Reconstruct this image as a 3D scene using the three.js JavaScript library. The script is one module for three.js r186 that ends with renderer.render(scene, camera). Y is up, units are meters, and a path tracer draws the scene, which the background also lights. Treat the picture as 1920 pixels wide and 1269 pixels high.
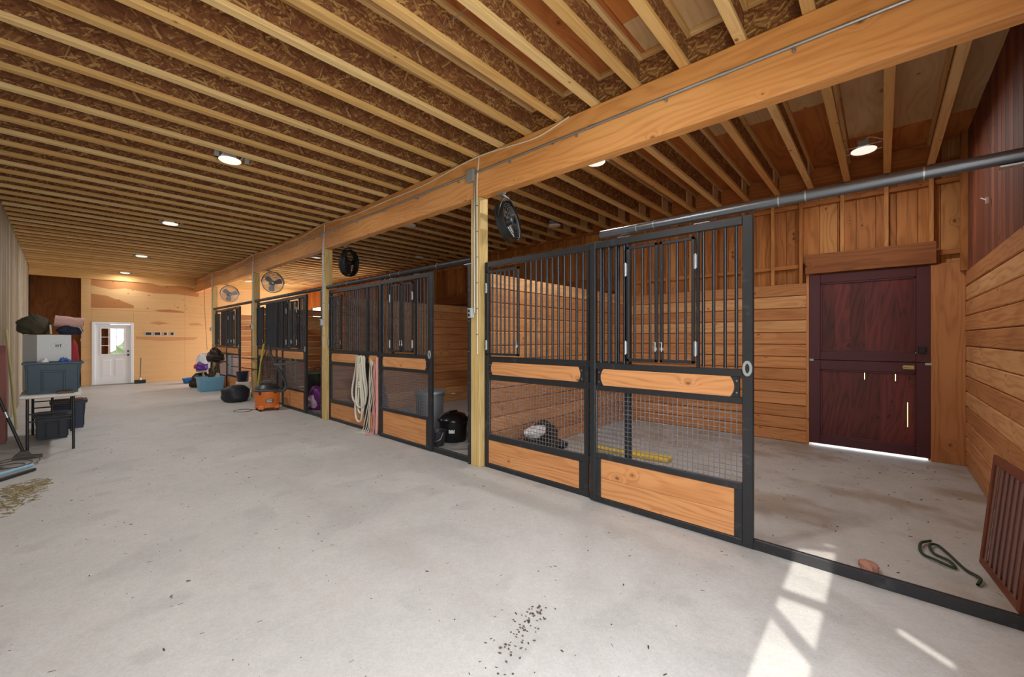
import * as THREE from 'three';
import { mergeGeometries } from 'three/addons/utils/BufferGeometryUtils.js';
import { RectAreaLightUniformsLib } from 'three/addons/lights/RectAreaLightUniformsLib.js';

// ---------------------------------------------------------------- camera, sky, sun, exposure
// World: x to the right (towards the stalls), y up, z = -d where d is the distance down the aisle.
const scene = new THREE.Scene();
const camera = new THREE.PerspectiveCamera(2 * Math.atan(634.5 / 767.2) * 180 / Math.PI, 1920 / 1269, 0.05, 200);
camera.position.set(0, 1.55, 0);
camera.rotation.y = -47.83 * Math.PI / 180;
const renderer = new THREE.WebGLRenderer();
renderer.toneMapping = THREE.LinearToneMapping;
renderer.toneMappingExposure = 1.75;
renderer.shadowMap.enabled = true;
RectAreaLightUniformsLib.init();
scene.background = new THREE.Color().setRGB(3.5, 3.8, 4.2);
const sun = new THREE.DirectionalLight(new THREE.Color().setRGB(1, 0.95, 0.86), 3.4);
sun.position.set(-10, 7.265, 0.0 - 0.35); sun.target.position.set(0, 0, -0.35);
sun.castShadow = true; sun.shadow.mapSize.set(2048, 2048); sun.shadow.radius = 0.8;
Object.assign(sun.shadow.camera, { left: -22, right: 22, top: 12, bottom: -12, near: 0.1, far: 60 });
scene.add(sun, sun.target);
function addedDaylight(w, h, x, y, z, tx, ty, tz, k, rgb) {           // added area light in an opening, boosting what the sky already gives
  const l = new THREE.RectAreaLight(new THREE.Color().setRGB(...rgb), k, w, h);
  l.position.set(x, y, z); l.lookAt(tx, ty, tz); scene.add(l);
}
addedDaylight(2.1, 3.1, 0.6, 1.65, 0.83, 0.6, 1.65, -5, 2.2, [1, 0.99, 0.97]);        // big barn doorway behind the camera
addedDaylight(1.9, 2.6, 7.37, 1.4, -17.9, 0, 1.4, -17.9, 8.0, [1, 0.97, 0.93]);       // open end-bay doorway
addedDaylight(1.15, 2.35, 7.37, 1.25, -12.98, 0, 1.25, -12.98, 8.0, [1, 0.97, 0.93]); // open stable door of the last stall

// ---------------------------------------------------------------- helpers
const PI = Math.PI;
function rngOf(seed) { let s = seed | 0; return () => { s = (s + 0x6d2b79f5) | 0; let t = Math.imul(s ^ (s >>> 15), 1 | s); t = (t + Math.imul(t ^ (t >>> 7), 61 | t)) ^ t; return ((t ^ (t >>> 14)) >>> 0) / 4294967296; }; }
const R = rngOf(77), rr = (a, b) => a + (b - a) * R();
const taken = new Map();
function numbered(n) { const k = taken.get(n) ?? 0; taken.set(n, k + 1); return k ? n + '_' + String(k).padStart(3, '0') : n; }
function obj(name, geos, mat, parent) {
  const list = (Array.isArray(geos) ? geos : [geos]).map((g) => (g.index ? g.toNonIndexed() : g));
  for (const g of list) for (const k of Object.keys(g.attributes)) if (!['position', 'normal', 'uv', 'color'].includes(k)) g.deleteAttribute(k);
  const m = new THREE.Mesh(list.length > 1 ? mergeGeometries(list) : list[0], mat);
  m.name = parent && parent !== scene ? name : numbered(name); m.castShadow = m.receiveShadow = true;
  (parent ?? scene).add(m); return m;
}
function shared(name, geo, mat, parent, x = 0, y = 0, z = 0) { const m = new THREE.Mesh(geo, mat); m.name = name; m.castShadow = m.receiveShadow = true; m.position.set(x, y, z); parent.add(m); return m; }
function thing(name, label, category, x = 0, y = 0, z = 0, turn = 0, group) {
  const o = new THREE.Group(); o.name = numbered(name); o.position.set(x, y, z); o.rotation.y = turn; o.userData = { label, category };
  if (group) o.userData.group = group; scene.add(o); return o;
}
function tag(o, label, category, group) { o.userData = { label, category }; if (group) o.userData.group = group; return o; }
function structure(name, label) { const o = new THREE.Group(); o.name = name; o.userData = { kind: 'structure', label }; scene.add(o); return o; }
// A box with chamfered edges and uv in metres, u along its longest side.
function bx(sx, sy, sz, cx = 0, cy = 0, cz = 0, ch = 0.003, uo, vo) {
  const h = [sx / 2, sy / 2, sz / 2], c = Math.min(ch, h[0] * 0.6, h[1] * 0.6, h[2] * 0.6), pos = [], nor = [], uv = [];
  const long = sx >= sy && sx >= sz ? 0 : sy >= sz ? 1 : 2; uo ??= rr(0, 7); vo ??= rr(0, 7);
  const tri = (a, b, d) => {
    const n = new THREE.Vector3().crossVectors(new THREE.Vector3().subVectors(b, a), new THREE.Vector3().subVectors(d, a)).normalize();
    const mid = new THREE.Vector3().add(a).add(b).add(d);
    const l = n.dot(mid) < 0 ? (n.negate(), [a, d, b]) : [a, b, d];
    const an = [Math.abs(n.x), Math.abs(n.y), Math.abs(n.z)], ax = an[0] >= an[1] && an[0] >= an[2] ? 0 : an[1] >= an[2] ? 1 : 2;
    const o = [0, 1, 2].filter((k) => k !== ax), U = o.includes(long) ? long : o[0], V = o.find((k) => k !== U);
    for (const p of l) { const q = [p.x, p.y, p.z]; pos.push(p.x + cx, p.y + cy, p.z + cz); nor.push(n.x, n.y, n.z); uv.push(q[U] + uo, q[V] + vo + ax * 0.37); }
  };
  const vert = (s, full) => { const p = [0, 0, 0]; for (let k = 0; k < 3; k++) p[k] = s[k] * (k === full ? h[k] : h[k] - c); return new THREE.Vector3(...p); };
  const S = [-1, 1];
  for (let a = 0; a < 3; a++) { const [b, d] = [0, 1, 2].filter((k) => k !== a); for (const s of S) { const q = (i, j) => { const v = [0, 0, 0]; v[a] = s; v[b] = i; v[d] = j; return vert(v, a); }; tri(q(-1, -1), q(1, -1), q(1, 1)); tri(q(-1, -1), q(1, 1), q(-1, 1)); } }
  if (c > 0) {
    for (let a = 0; a < 3; a++) { const [b, d] = [0, 1, 2].filter((k) => k !== a); for (const i of S) for (const j of S) { const q = (t, f) => { const v = [0, 0, 0]; v[a] = t; v[b] = i; v[d] = j; return vert(v, f); }; tri(q(-1, b), q(1, b), q(1, d)); tri(q(-1, b), q(1, d), q(-1, d)); } }
    for (const i of S) for (const j of S) for (const k of S) tri(vert([i, j, k], 0), vert([i, j, k], 1), vert([i, j, k], 2));
  }
  const g = new THREE.BufferGeometry();
  g.setAttribute('position', new THREE.Float32BufferAttribute(pos, 3)); g.setAttribute('normal', new THREE.Float32BufferAttribute(nor, 3)); g.setAttribute('uv', new THREE.Float32BufferAttribute(uv, 2));
  return g;
}
// box from extents: x0..x1, y0..y1, d0..d1 (d down the aisle)
const ex = (x0, x1, y0, y1, d0, d1, ch) => bx(x1 - x0, y1 - y0, Math.abs(d1 - d0), (x0 + x1) / 2, (y0 + y1) / 2, -(d0 + d1) / 2, ch);
const V3 = (x, y, z) => new THREE.Vector3(x, y, z);
const W3 = (x, y, d) => new THREE.Vector3(x, y, -d);
const tube = (pts, r, seg = 24, rad = 8, closed = false, tension = 0.5) => new THREE.TubeGeometry(new THREE.CatmullRomCurve3(pts, closed, 'centripetal', tension), seg, r, rad, closed);
function rod(a, b, r, rad = 8, r2 = r) { const g = new THREE.CylinderGeometry(r2, r, a.distanceTo(b), rad); g.applyQuaternion(new THREE.Quaternion().setFromUnitVectors(V3(0, 1, 0), b.clone().sub(a).normalize())); const m = a.clone().add(b).multiplyScalar(0.5); g.translate(m.x, m.y, m.z); return g; }
const cyl = (r0, r1, h, x = 0, y = 0, z = 0, n = 24, open = false) => { const g = new THREE.CylinderGeometry(r1, r0, h, n, 1, open); g.translate(x, y + h / 2, z); return g; };
const lathe = (pts, n = 32, x = 0, y = 0, z = 0) => { const g = new THREE.LatheGeometry(pts.map(([a, b]) => new THREE.Vector2(a, b)), n); g.translate(x, y, z); return g; };
function prism(pts, depth, ch = 0) { const s = new THREE.Shape(pts.map(([a, b]) => new THREE.Vector2(a, b))); return new THREE.ExtrudeGeometry(s, { depth, bevelEnabled: ch > 0, bevelSize: ch, bevelThickness: ch, bevelSegments: 1, curveSegments: 10 }); }
// A soft lump: sphere pushed about by noise, flattened at the bottom.
function lump(sx, sy, sz, seed, amp = 0.16, freq = 2.2, detail = 28) {
  const g = new THREE.SphereGeometry(1, detail, Math.round(detail * 0.7)), p = g.attributes.position, v = V3(0, 0, 0);
  for (let i = 0; i < p.count; i++) {
    v.fromBufferAttribute(p, i); const t = v.clone().multiplyScalar(freq);
    const k = 1 + amp * (Math.sin(t.x * 2.1 + seed) * Math.cos(t.y * 1.7 + seed * 2.3) + Math.sin(t.z * 2.7 + seed * 1.3 + t.x) + 0.5 * Math.sin(5 * t.y + 3 * t.z + seed * 3.1) + 0.35 * Math.sin(9 * t.x - 7 * t.z + seed));
    v.multiplyScalar(k); v.y = Math.max(v.y, -0.62) + 0.62;
    p.setXYZ(i, v.x * sx, v.y * sy / 1.62, v.z * sz);
  }
  g.computeVertexNormals(); return g;
}

function crumple2(g, amp, f, seed) { const p = g.attributes.position, n = g.attributes.normal; for (let i = 0; i < p.count; i++) { const k = amp * (Math.sin(f * p.getX(i) + seed) * Math.cos(f * 1.4 * p.getY(i)) + Math.sin(f * 2.3 * p.getZ(i) + seed)); p.setXYZ(i, p.getX(i) + n.getX(i) * k, Math.max(0, p.getY(i) + n.getY(i) * k), p.getZ(i) + n.getZ(i) * k); } g.computeVertexNormals(); return g; }
// ---------------------------------------------------------------- textures (what surfaces are made of)
const hash = (x, y, s) => { let h = Math.imul(x | 0, 374761393) + Math.imul(y | 0, 668265263) + Math.imul(s | 0, 2147483647 - 5551); h = Math.imul(h ^ (h >>> 13), 1274126177); return ((h ^ (h >>> 16)) >>> 0) / 4294967296; };
function noise(x, y, px, py, s) {      // tiling value noise
  const x0 = Math.floor(x), y0 = Math.floor(y), fx = x - x0, fy = y - y0, u = fx * fx * (3 - 2 * fx), v = fy * fy * (3 - 2 * fy), m = (a, n) => ((a % n) + n) % n;
  const a = hash(m(x0, px), m(y0, py), s), b = hash(m(x0 + 1, px), m(y0, py), s), c = hash(m(x0, px), m(y0 + 1, py), s), d = hash(m(x0 + 1, px), m(y0 + 1, py), s);
  return a + (b - a) * u + (c - a) * v + (a - b - c + d) * u * v;
}
function dataTex(w, h, f, mx, my, srgb = true) {   // f(u, v) -> [r, g, b] 0..1 display values; the tile spans mx by my metres
  const data = new Uint8Array(w * h * 4);
  for (let y = 0; y < h; y++) for (let x = 0; x < w; x++) { const c = f(x / w, y / h), o = (y * w + x) * 4; for (let k = 0; k < 3; k++) data[o + k] = Math.max(0, Math.min(255, c[k] * 255)); data[o + 3] = 255; }
  const t = new THREE.DataTexture(data, w, h); t.wrapS = t.wrapT = THREE.RepeatWrapping; t.magFilter = THREE.LinearFilter; t.minFilter = THREE.LinearMipmapLinearFilter; t.generateMipmaps = true;
  if (srgb) t.colorSpace = THREE.SRGBColorSpace; t.repeat.set(1 / mx, 1 / my); t.needsUpdate = true; return t;
}
const mix3 = (a, b, t) => [a[0] + (b[0] - a[0]) * t, a[1] + (b[1] - a[1]) * t, a[2] + (b[2] - a[2]) * t];
const rgb = (h) => [(h >> 16 & 255) / 255, (h >> 8 & 255) / 255, (h & 255) / 255];
const smooth = (a, b, x) => { const t = Math.max(0, Math.min(1, (x - a) / (b - a))); return t * t * (3 - 2 * t); };
function woodTex(seed, light, dark, knot, { knots = 6, rings = 14, ringK = 0.5, blotch = 0.3, w = 1024, h = 1024, mx = 2.4, my = 1.2, stain = null } = {}) {
  const q = rngOf(seed), ks = Array.from({ length: knots }, () => [q(), q(), 0.006 + 0.012 * q()]), L = rgb(light), D = rgb(dark), K = rgb(knot), St = stain ? rgb(stain) : null;
  return dataTex(w, h, (u, v) => {
    let ph = v * rings + 2.6 * noise(u * 3, v * 9, 3, 9, seed) + 0.8 * noise(u * 9, v * 24, 9, 24, seed + 1), kd = 0;
    for (const [a, b, r] of ks) { let du = u - a, dv = v - b; du -= Math.round(du); dv -= Math.round(dv); du *= mx; dv *= my; const d2 = (du * du * 0.5 + dv * dv) / (r * r); if (d2 < 40) { ph += 2.2 * Math.exp(-d2 / 9); kd = Math.max(kd, Math.exp(-d2 * 1.1)); } }
    const ring = Math.pow(0.5 + 0.5 * Math.sin(ph * 2 * PI), 2.2), fine = noise(u * 24, v * 420, 24, 420, seed + 2), med = noise(u * 10, v * 90, 10, 90, seed + 3), bl = noise(u * 4, v * 7, 4, 7, seed + 4);
    let c = mix3(L, D, Math.min(1, ringK * ring * (0.5 + 0.7 * med) + 0.28 * fine * med + blotch * (bl - 0.35)));
    if (St) c = mix3(c, St, smooth(0.62, 0.74, noise(u * 5, v * 9, 5, 9, seed + 9) + 0.12 * (med - 0.5)) * 0.6);
    return mix3(c, K, Math.min(1, kd * 0.95));
  }, mx, my);
}
function osbTex(seed, base, tones) {
  const n = 1024, c = document.createElement('canvas'); c.width = c.height = n; const g = c.getContext('2d'), q = rngOf(seed);
  g.fillStyle = base; g.fillRect(0, 0, n, n);
  for (let i = 0; i < 5200; i++) {
    const x = q() * n, y = q() * n, l = 22 + q() * 80, w = 3 + q() * 13, a = (q() - 0.5) * 2.2 + (q() < 0.2 ? PI / 2 : 0); g.fillStyle = tones[Math.floor(q() * tones.length)]; g.globalAlpha = 0.35 + 0.5 * q();
    for (const ox of [0, x < 100 ? n : x > n - 100 ? -n : 0]) for (const oy of [0, y < 100 ? n : y > n - 100 ? -n : 0]) { g.setTransform(Math.cos(a), Math.sin(a), -Math.sin(a), Math.cos(a), x + ox, y + oy); g.beginPath(); g.moveTo(-l / 2, -w / 3); g.lineTo(l / 2.3, -w / 2); g.lineTo(l / 2, w / 3); g.lineTo(-l / 2.2, w / 2); g.fill(); }
  }
  g.setTransform(1, 0, 0, 1, 0, 0);
  const t = new THREE.CanvasTexture(c); t.wrapS = t.wrapT = THREE.RepeatWrapping; t.colorSpace = THREE.SRGBColorSpace; t.repeat.set(1 / 1.5, 1 / 1.5); return t;
}
const T = {
  fir: woodTex(11, 0xdaa56f, 0xae7545, 0x774a2c, { knots: 7, ringK: 0.45, rings: 16 }),
  pine: woodTex(23, 0xebcb92, 0xcfa062, 0x7a4a22, { knots: 8, ringK: 0.35, rings: 20 }),
  beam: woodTex(37, 0xe8a866, 0xc48044, 0x6e4424, { knots: 5, ringK: 0.4, rings: 15, blotch: 0.5 }),
  ply: woodTex(41, 0xcf8848, 0xa8622e, 0x6e3c1c, { knots: 3, ringK: 0.5, rings: 8, blotch: 0.5 }),
  plyPale: woodTex(43, 0xd6b486, 0xb98e5c, 0x7a5632, { knots: 3, ringK: 0.35, rings: 8, blotch: 0.35 }),
  treated: woodTex(53, 0xcfb277, 0xa98a4c, 0x6c5128, { knots: 5, ringK: 0.4, rings: 12 }),
  grey: woodTex(61, 0xb5aa98, 0x7c7264, 0x463d33, { knots: 6, ringK: 0.5, rings: 16, blotch: 0.6 }),
  siding: woodTex(67, 0xcf9052, 0x9a642f, 0x42230f, { knots: 11, ringK: 0.5, rings: 13, blotch: 0.55 }),
  redwood: woodTex(71, 0xb07050, 0x804630, 0x2e150c, { knots: 7, ringK: 0.45, blotch: 0.6 }),
  maroon: woodTex(73, 0x6e2a26, 0x441614, 0x220c0e, { knots: 5, ringK: 0.6, blotch: 0.7 }),
  osb: osbTex(5, '#7e4e2c', ['#946238', '#885630', '#764828', '#aa7e48', '#683e20', '#8c5c34', '#7c4e2c', '#be965a']),
  concrete: dataTex(1024, 1024, (u, v) => {
    const a = noise(u * 6, v * 6, 6, 6, 1), b = noise(u * 22, v * 22, 22, 22, 2), c = noise(u * 90, v * 90, 90, 90, 3), d = noise(u * 380, v * 380, 380, 380, 4), e = noise(u * 12 + 3 * a, v * 14, 12, 14, 6);
    let k = 0.735 + 0.02 * (a - 0.5) + 0.022 * (b - 0.5) + 0.025 * (c - 0.5) + 0.05 * (d - 0.5); k -= 0.035 * smooth(0.7, 0.92, e) * (0.4 + b); const sp = d > 0.93 && c > 0.55 ? 0.16 : 0; k -= sp;
    return [k, k * 0.994, k * 0.98];
  }, 3.1, 3.1),
  bumpy: dataTex(512, 512, (u, v) => { const k = 0.5 * noise(u * 20, v * 20, 20, 20, 31) + 0.3 * noise(u * 70, v * 70, 70, 70, 32) + 0.2 * noise(u * 200, v * 200, 200, 200, 33); return [k, k, k]; }, 0.8, 0.8, false),
  grass: dataTex(512, 512, (u, v) => { const a = noise(u * 8, v * 8, 8, 8, 51), b = noise(u * 90, v * 90, 90, 90, 52), c = noise(u * 256, v * 256, 256, 256, 53); return mix3([0.36, 0.42, 0.16], [0.62, 0.64, 0.34], 0.3 * a + 0.3 * b + 0.4 * c); }, 5, 5),
  gravel: dataTex(512, 512, (u, v) => { const a = noise(u * 6, v * 6, 6, 6, 61), b = noise(u * 60, v * 60, 60, 60, 62), c = noise(u * 220, v * 220, 220, 220, 63), k = 0.62 + 0.08 * a + 0.12 * b + 0.12 * c; return [k, k * 0.97, k * 0.9]; }, 3, 3),
  steelScuff: dataTex(512, 512, (u, v) => { const k = 0.5 * noise(u * 9, v * 9, 9, 9, 71) + 0.5 * noise(u * 40, v * 30, 40, 30, 72); const c = smooth(0.66, 0.9, k) * 0.07 + 0.15 + 0.03 * noise(u * 200, v * 200, 200, 200, 73); return [c, c * 1.02, c * 1.08]; }, 1.1, 1.1),
};
const std = (o) => new THREE.MeshStandardMaterial(o);
const wood = (map, tint = 0xffffff, rough = 0.72, bump = 0.0008) => std({ map, color: tint, roughness: rough, bumpMap: map, bumpScale: bump });
const plain = (hex, roughness = 0.6, metalness = 0) => std({ color: hex, roughness, metalness });
const M = {
  fir: [wood(T.fir), wood(T.fir, 0xf2e2d4), wood(T.fir, 0xe2d0c0), wood(T.fir, 0xf4e6dc)],
  pine: [wood(T.pine), wood(T.pine, 0xf4e6d2), wood(T.pine, 0xe8dcc8)],
  beam: wood(T.beam, 0xffffff, 0.6), ply: [wood(T.ply), wood(T.ply, 0xeadfd6), wood(T.ply, 0xf6ead8)], plyPale: wood(T.plyPale),
  treated: wood(T.treated), grey: [wood(T.grey), wood(T.grey, 0xe4dccf), wood(T.grey, 0xcfc6b6)], siding: [wood(T.siding), wood(T.siding, 0xeedfd0), wood(T.siding, 0xdccab8)],
  redwood: [wood(T.redwood, 0xd8c8bc), wood(T.redwood, 0xb8a89e), wood(T.redwood, 0xaa988e)], maroon: [wood(T.maroon, 0xffffff, 0.5), wood(T.maroon, 0xe0d0d0, 0.5)], maroonPaint: std({ color: 0x4e1f27, roughness: 0.5, bumpMap: T.bumpy, bumpScale: 0.0006 }),
  osb: std({ map: T.osb, roughness: 0.8, bumpMap: T.osb, bumpScale: 0.001 }),
  concrete: std({ map: T.concrete, roughness: 0.62, bumpMap: T.bumpy, bumpScale: 0.0012, vertexColors: true }),
  grass: std({ map: T.grass, roughness: 0.95 }), gravel: std({ map: T.gravel, roughness: 0.95 }),
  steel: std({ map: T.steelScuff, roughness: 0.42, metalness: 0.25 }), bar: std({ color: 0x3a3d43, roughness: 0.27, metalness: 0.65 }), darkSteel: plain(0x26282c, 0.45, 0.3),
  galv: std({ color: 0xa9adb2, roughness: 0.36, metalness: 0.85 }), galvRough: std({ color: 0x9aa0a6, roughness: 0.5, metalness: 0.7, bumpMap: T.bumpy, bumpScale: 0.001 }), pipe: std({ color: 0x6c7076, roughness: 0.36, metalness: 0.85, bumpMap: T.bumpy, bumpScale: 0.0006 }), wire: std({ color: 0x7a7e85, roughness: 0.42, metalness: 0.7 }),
  white: plain(0xe9e9e6, 0.4), whiteDoor: plain(0xe4e8ec, 0.38), cream: plain(0xe2dac6, 0.55), black: plain(0x17181a, 0.5), blackGloss: plain(0x15161a, 0.22), greyBox: plain(0x8e9290, 0.55), outlet: plain(0xb9bec2, 0.45),
  lens: std({ color: 0xf2f2ee, roughness: 0.35, emissive: 0xfff6e8, emissiveIntensity: 0.5 }), lensOff: std({ color: 0xf2f2ee, roughness: 0.35 }),
  glass: new THREE.MeshPhysicalMaterial({ color: 0xffffff, roughness: 0.02, transmission: 1, thickness: 0, ior: 1.45 }),
};
M.header = wood(T.siding, 0xb8a294);
const pick = (a) => a[Math.floor(R() * a.length)];

// ---------------------------------------------------------------- plan (metres)
const PX = 3.386, BACK = 7.38, LEFT = -0.645, FAR = 19.2, NEAR = -0.75, PITCH = 4.27, POST0 = 3.67, JB = 3.755, JH = 0.30, SUB = JB + JH, HEAD = 2.47, FENCE = 2.37;
const posts = [-0.6, 3.67, 7.94, 12.21, 16.48];

// ---------------------------------------------------------------- floor, ground
{
  const fl = structure('floor', 'pale grey concrete slab floor of the stable aisle and stalls');
  const g = new THREE.BoxGeometry(9, 0.2, 22.6, 120, 1, 280), p = g.attributes.position, uv = g.attributes.uv, col = new Float32Array(p.count * 3);
  for (let i = 0; i < p.count; i++) {
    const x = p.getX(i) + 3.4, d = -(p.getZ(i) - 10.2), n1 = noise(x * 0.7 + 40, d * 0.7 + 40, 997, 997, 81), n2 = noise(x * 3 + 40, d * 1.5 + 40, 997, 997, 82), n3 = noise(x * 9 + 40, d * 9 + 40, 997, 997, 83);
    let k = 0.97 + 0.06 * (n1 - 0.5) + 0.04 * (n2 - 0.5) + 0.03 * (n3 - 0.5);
    const dirt = x > 3.6 && d < 3.6 ? smooth(0.42, 0.75, 0.6 * n2 + 0.4 * n3) * 0.34 + 0.1 : smooth(0.62, 0.85, 0.55 * n2 + 0.45 * n3) * 0.06;   // brown blotches, heaviest in the stall, over an even brown tint there
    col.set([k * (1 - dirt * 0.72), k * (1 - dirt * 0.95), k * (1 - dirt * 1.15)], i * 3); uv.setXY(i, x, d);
  }
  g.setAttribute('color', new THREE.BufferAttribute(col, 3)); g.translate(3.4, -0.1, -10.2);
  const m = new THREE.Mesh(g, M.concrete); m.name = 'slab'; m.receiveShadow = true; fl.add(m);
  const gr = structure('ground', 'grass and gravel outside the barn');
  const lawn = (x0, x1, d0, d1, mat, name) => obj(name, ex(x0, x1, -0.3, -0.04, d0, d1, 0), mat, gr);
  lawn(-40, -1.1, -45, 60, M.grass, 'lawn'); lawn(7.9, 45, -45, 60, M.grass, 'lawn'); lawn(-1.1, 7.9, -12, -1.1, M.gravel, 'gravel_apron'); lawn(-1.1, 7.9, -45, -12, M.grass, 'lawn'); lawn(-1.1, 7.9, 21.5, 60, M.grass, 'lawn');
}
// ---------------------------------------------------------------- ceiling: joists, sheets, blocking
{
  const ce = structure('ceiling', 'exposed timber I-joist ceiling with plywood deck above');
  const len = BACK + 0.12 - LEFT, cx = (BACK + 0.12 + LEFT) / 2, fl = [0, 1, 2, 3].map((k) => bx(len, 0.042, 0.074, 0, 0, 0, 0.003, k * 1.7, k * 0.31)), web = [0, 1, 2].map((k) => bx(len, JH - 0.07, 0.012, 0, 0, 0, 0, k * 2.1, k * 0.43));
  const stiff = bx(0.24, JH - 0.078, 0.02, 0, 0, 0, 0.001), block = bx(0.014, JH - 0.004, 0.398, 0, 0, 0, 0.001), blockFl = bx(0.05, 0.038, 0.335, 0, 0, 0, 0.002), sheetG = [0, 1].map((k) => bx(2.436, 0.018, 1.216, 0, 0, 0, 0.002, k * 1.3, k * 0.6));
  const jd = []; for (let d = 0.37 - 0.413 * 2; d < FAR - 0.1; d += 0.413) jd.push(d);
  jd.forEach((d, i) => {
    const j = new THREE.Group(); j.name = 'joist'; j.position.set(cx, JB, -d); ce.add(j);
    shared('bottom_flange', fl[i % 4], M.pine[i % 3], j, 0, 0.019, 0); shared('top_flange', fl[(i + 2) % 4], M.pine[(i + 1) % 3], j, 0, JH - 0.019, 0); shared('web', web[i % 3], M.osb, j, 0, JH / 2, 0);
    for (const [sx, sz] of [[7.12, 0.016]]) shared('web_stiffener', stiff, M.plyPale, j, sx - cx, JH / 2, sz);
    if (i < jd.length - 1) { shared('blocking', block, M.osb, ce, PX + 0.08, JB + JH / 2, -d - 0.2065); shared('blocking_flange', blockFl, M.pine[i % 3], ce, PX + 0.06, SUB - 0.022, -d - 0.2065); shared('rim_blocking', block, M.ply[i % 3], ce, BACK + 0.09, JB + JH / 2, -d - 0.2065); }
  });
  let k = 0;
  for (let d = -0.9; d < FAR + 0.1; d += 1.22, k++) for (let x = LEFT - (k % 2 ? 1.22 : 0); x < BACK + 0.1; x += 2.44) {
    const pale = (x + 1.2 > 4.2 && x + 1.2 < 6.6 && d < 1.5) || hash(k, Math.round(x * 10), 3) > 0.9;
    shared('plywood_sheet', sheetG[k % 2], pale ? M.plyPale : M.ply[Math.floor(hash(k, Math.round(x * 7), 9) * 3)], ce, x + 1.22, SUB + 0.01, -d - 0.61);
  }
  obj('roof_deck', ex(LEFT - 0.5, BACK + 0.5, SUB + 0.025, SUB + 0.2, -1.0, 21.4, 0), M.ply[0], ce);
}
// ---------------------------------------------------------------- walls
function hPlanks(parent, axis, at, thick, a0, a1, y0, y1, rows, mats, name = 'plank') {   // horizontal boards; axis 'x': wall across the barn at d = at; axis 'd': wall along the barn at x = at
  const h = (y1 - y0) / rows;
  for (let r = 0; r < rows; r++) { const ya = y0 + r * h + 0.0035, yb = y0 + (r + 1) * h - 0.0035, j = hash(r, Math.round(a0 * 10 + at * 100), 7) * 0.004; obj(name, axis === 'x' ? ex(a0, a1, ya, yb, at - thick / 2 - j, at + thick / 2 + j, 0.009) : ex(at - j, at + thick, ya, yb, a0, a1, 0.009), pick(mats), parent); }
}
{
  // left wall: weathered upright boards; a narrow braced window beside the camera
  const w = structure('wall_left', 'weathered grey upright board wall on the left');
  const wy0 = 1.98, wy1 = 3.40, wd0 = 0.25, wd1 = 0.46, t0 = LEFT - 0.16, t1 = LEFT - 0.026;
  const sh = new THREE.Shape([[-1.0, 0], [FAR + 2, 0], [FAR + 2, SUB], [-1.0, SUB]].map(([p, q]) => new THREE.Vector2(p, q)));
  for (const h of [[[wd0, wy0], [wd1, wy0], [wd1, wy1], [wd0, wy1]], [[-0.25, 2.53], [-0.06, 2.638], [-0.06, 2.772], [-0.25, 2.664]]]) sh.holes.push(new THREE.Path(h.map(([p, q]) => new THREE.Vector2(p, q))));
  const cg = new THREE.ExtrudeGeometry(sh, { depth: t1 - t0, bevelEnabled: false }); cg.rotateY(PI / 2); cg.translate(t0, 0, 0); obj('core', cg, M.grey[1], w);
  for (let d = wd1; d < FAR - 0.05; d += 0.235) obj('board', ex(LEFT - 0.026, LEFT - hash(Math.round(d * 100), 1, 4) * 0.006, 0.0, JB - 0.02, d + 0.003, Math.min(d + 0.232, FAR), 0.004), pick(M.grey), w);
  const win = structure('window_1', 'narrow braced window in the left wall'); const bar = (y, tilt) => { const g = bx(0.05, 0.05, 0.36, 0, 0, 0, 0.003); g.rotateX(tilt); g.translate(LEFT - 0.09, y, -(wd0 + wd1) / 2); return g; };
  obj('muntin', [bar(2.41, 0.75), bar(2.68, 0), bar(3.27, -0.3)], M.white, win); obj('pane', ex(t0 + 0.04, t0 + 0.045, wy0, wy1, wd0, wd1, 0), M.glass, win);
}
{
  // near end wall (beside the barn doorway) seen from inside the first stall
  const w = structure('wall_near', 'end wall of the barn around the big doorway');
  const n0 = NEAR - 0.15, n1 = NEAR - 0.03;
  obj('core', [ex(1.7, BACK + 0.2, 0, SUB, n0, n1, 0), ex(LEFT - 0.16, -0.5, 0, SUB, n0, n1, 0), ex(-0.5, 1.7, 3.3, SUB, n0, n1, 0)], M.redwood[0], w);
  hPlanks(w, 'x', NEAR - 0.015, 0.03, 3.48, BACK, 0.0, FENCE, 13, M.fir);
  for (let x = 3.48; x < BACK - 0.01; x += 0.152) obj('upright_board', ex(x + 0.002, Math.min(x + 0.15, BACK), FENCE, SUB - 0.0, NEAR - 0.03, NEAR - 0.012 + 0.004 * R(), 0.004), pick(M.redwood), w);
  obj('corner_stud', ex(7.3, 7.38, FENCE, SUB, NEAR - 0.012, NEAR + 0.05), M.siding[2], w);
}
function openings(list, a0, a1) { const cuts = list.filter(([p, q]) => q > a0 && p < a1).sort((m, n) => m[0] - n[0]); const out = []; let at = a0; for (const [p, q] of cuts) { if (p > at) out.push([at, p]); at = q; } if (at < a1) out.push([at, a1]); return out; }
const doors = [0, 1, 2, 3].map((k) => [-0.45 + k * PITCH, 0.80 + k * PITCH]);
const bayDoor = [16.95, 18.9];
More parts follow.
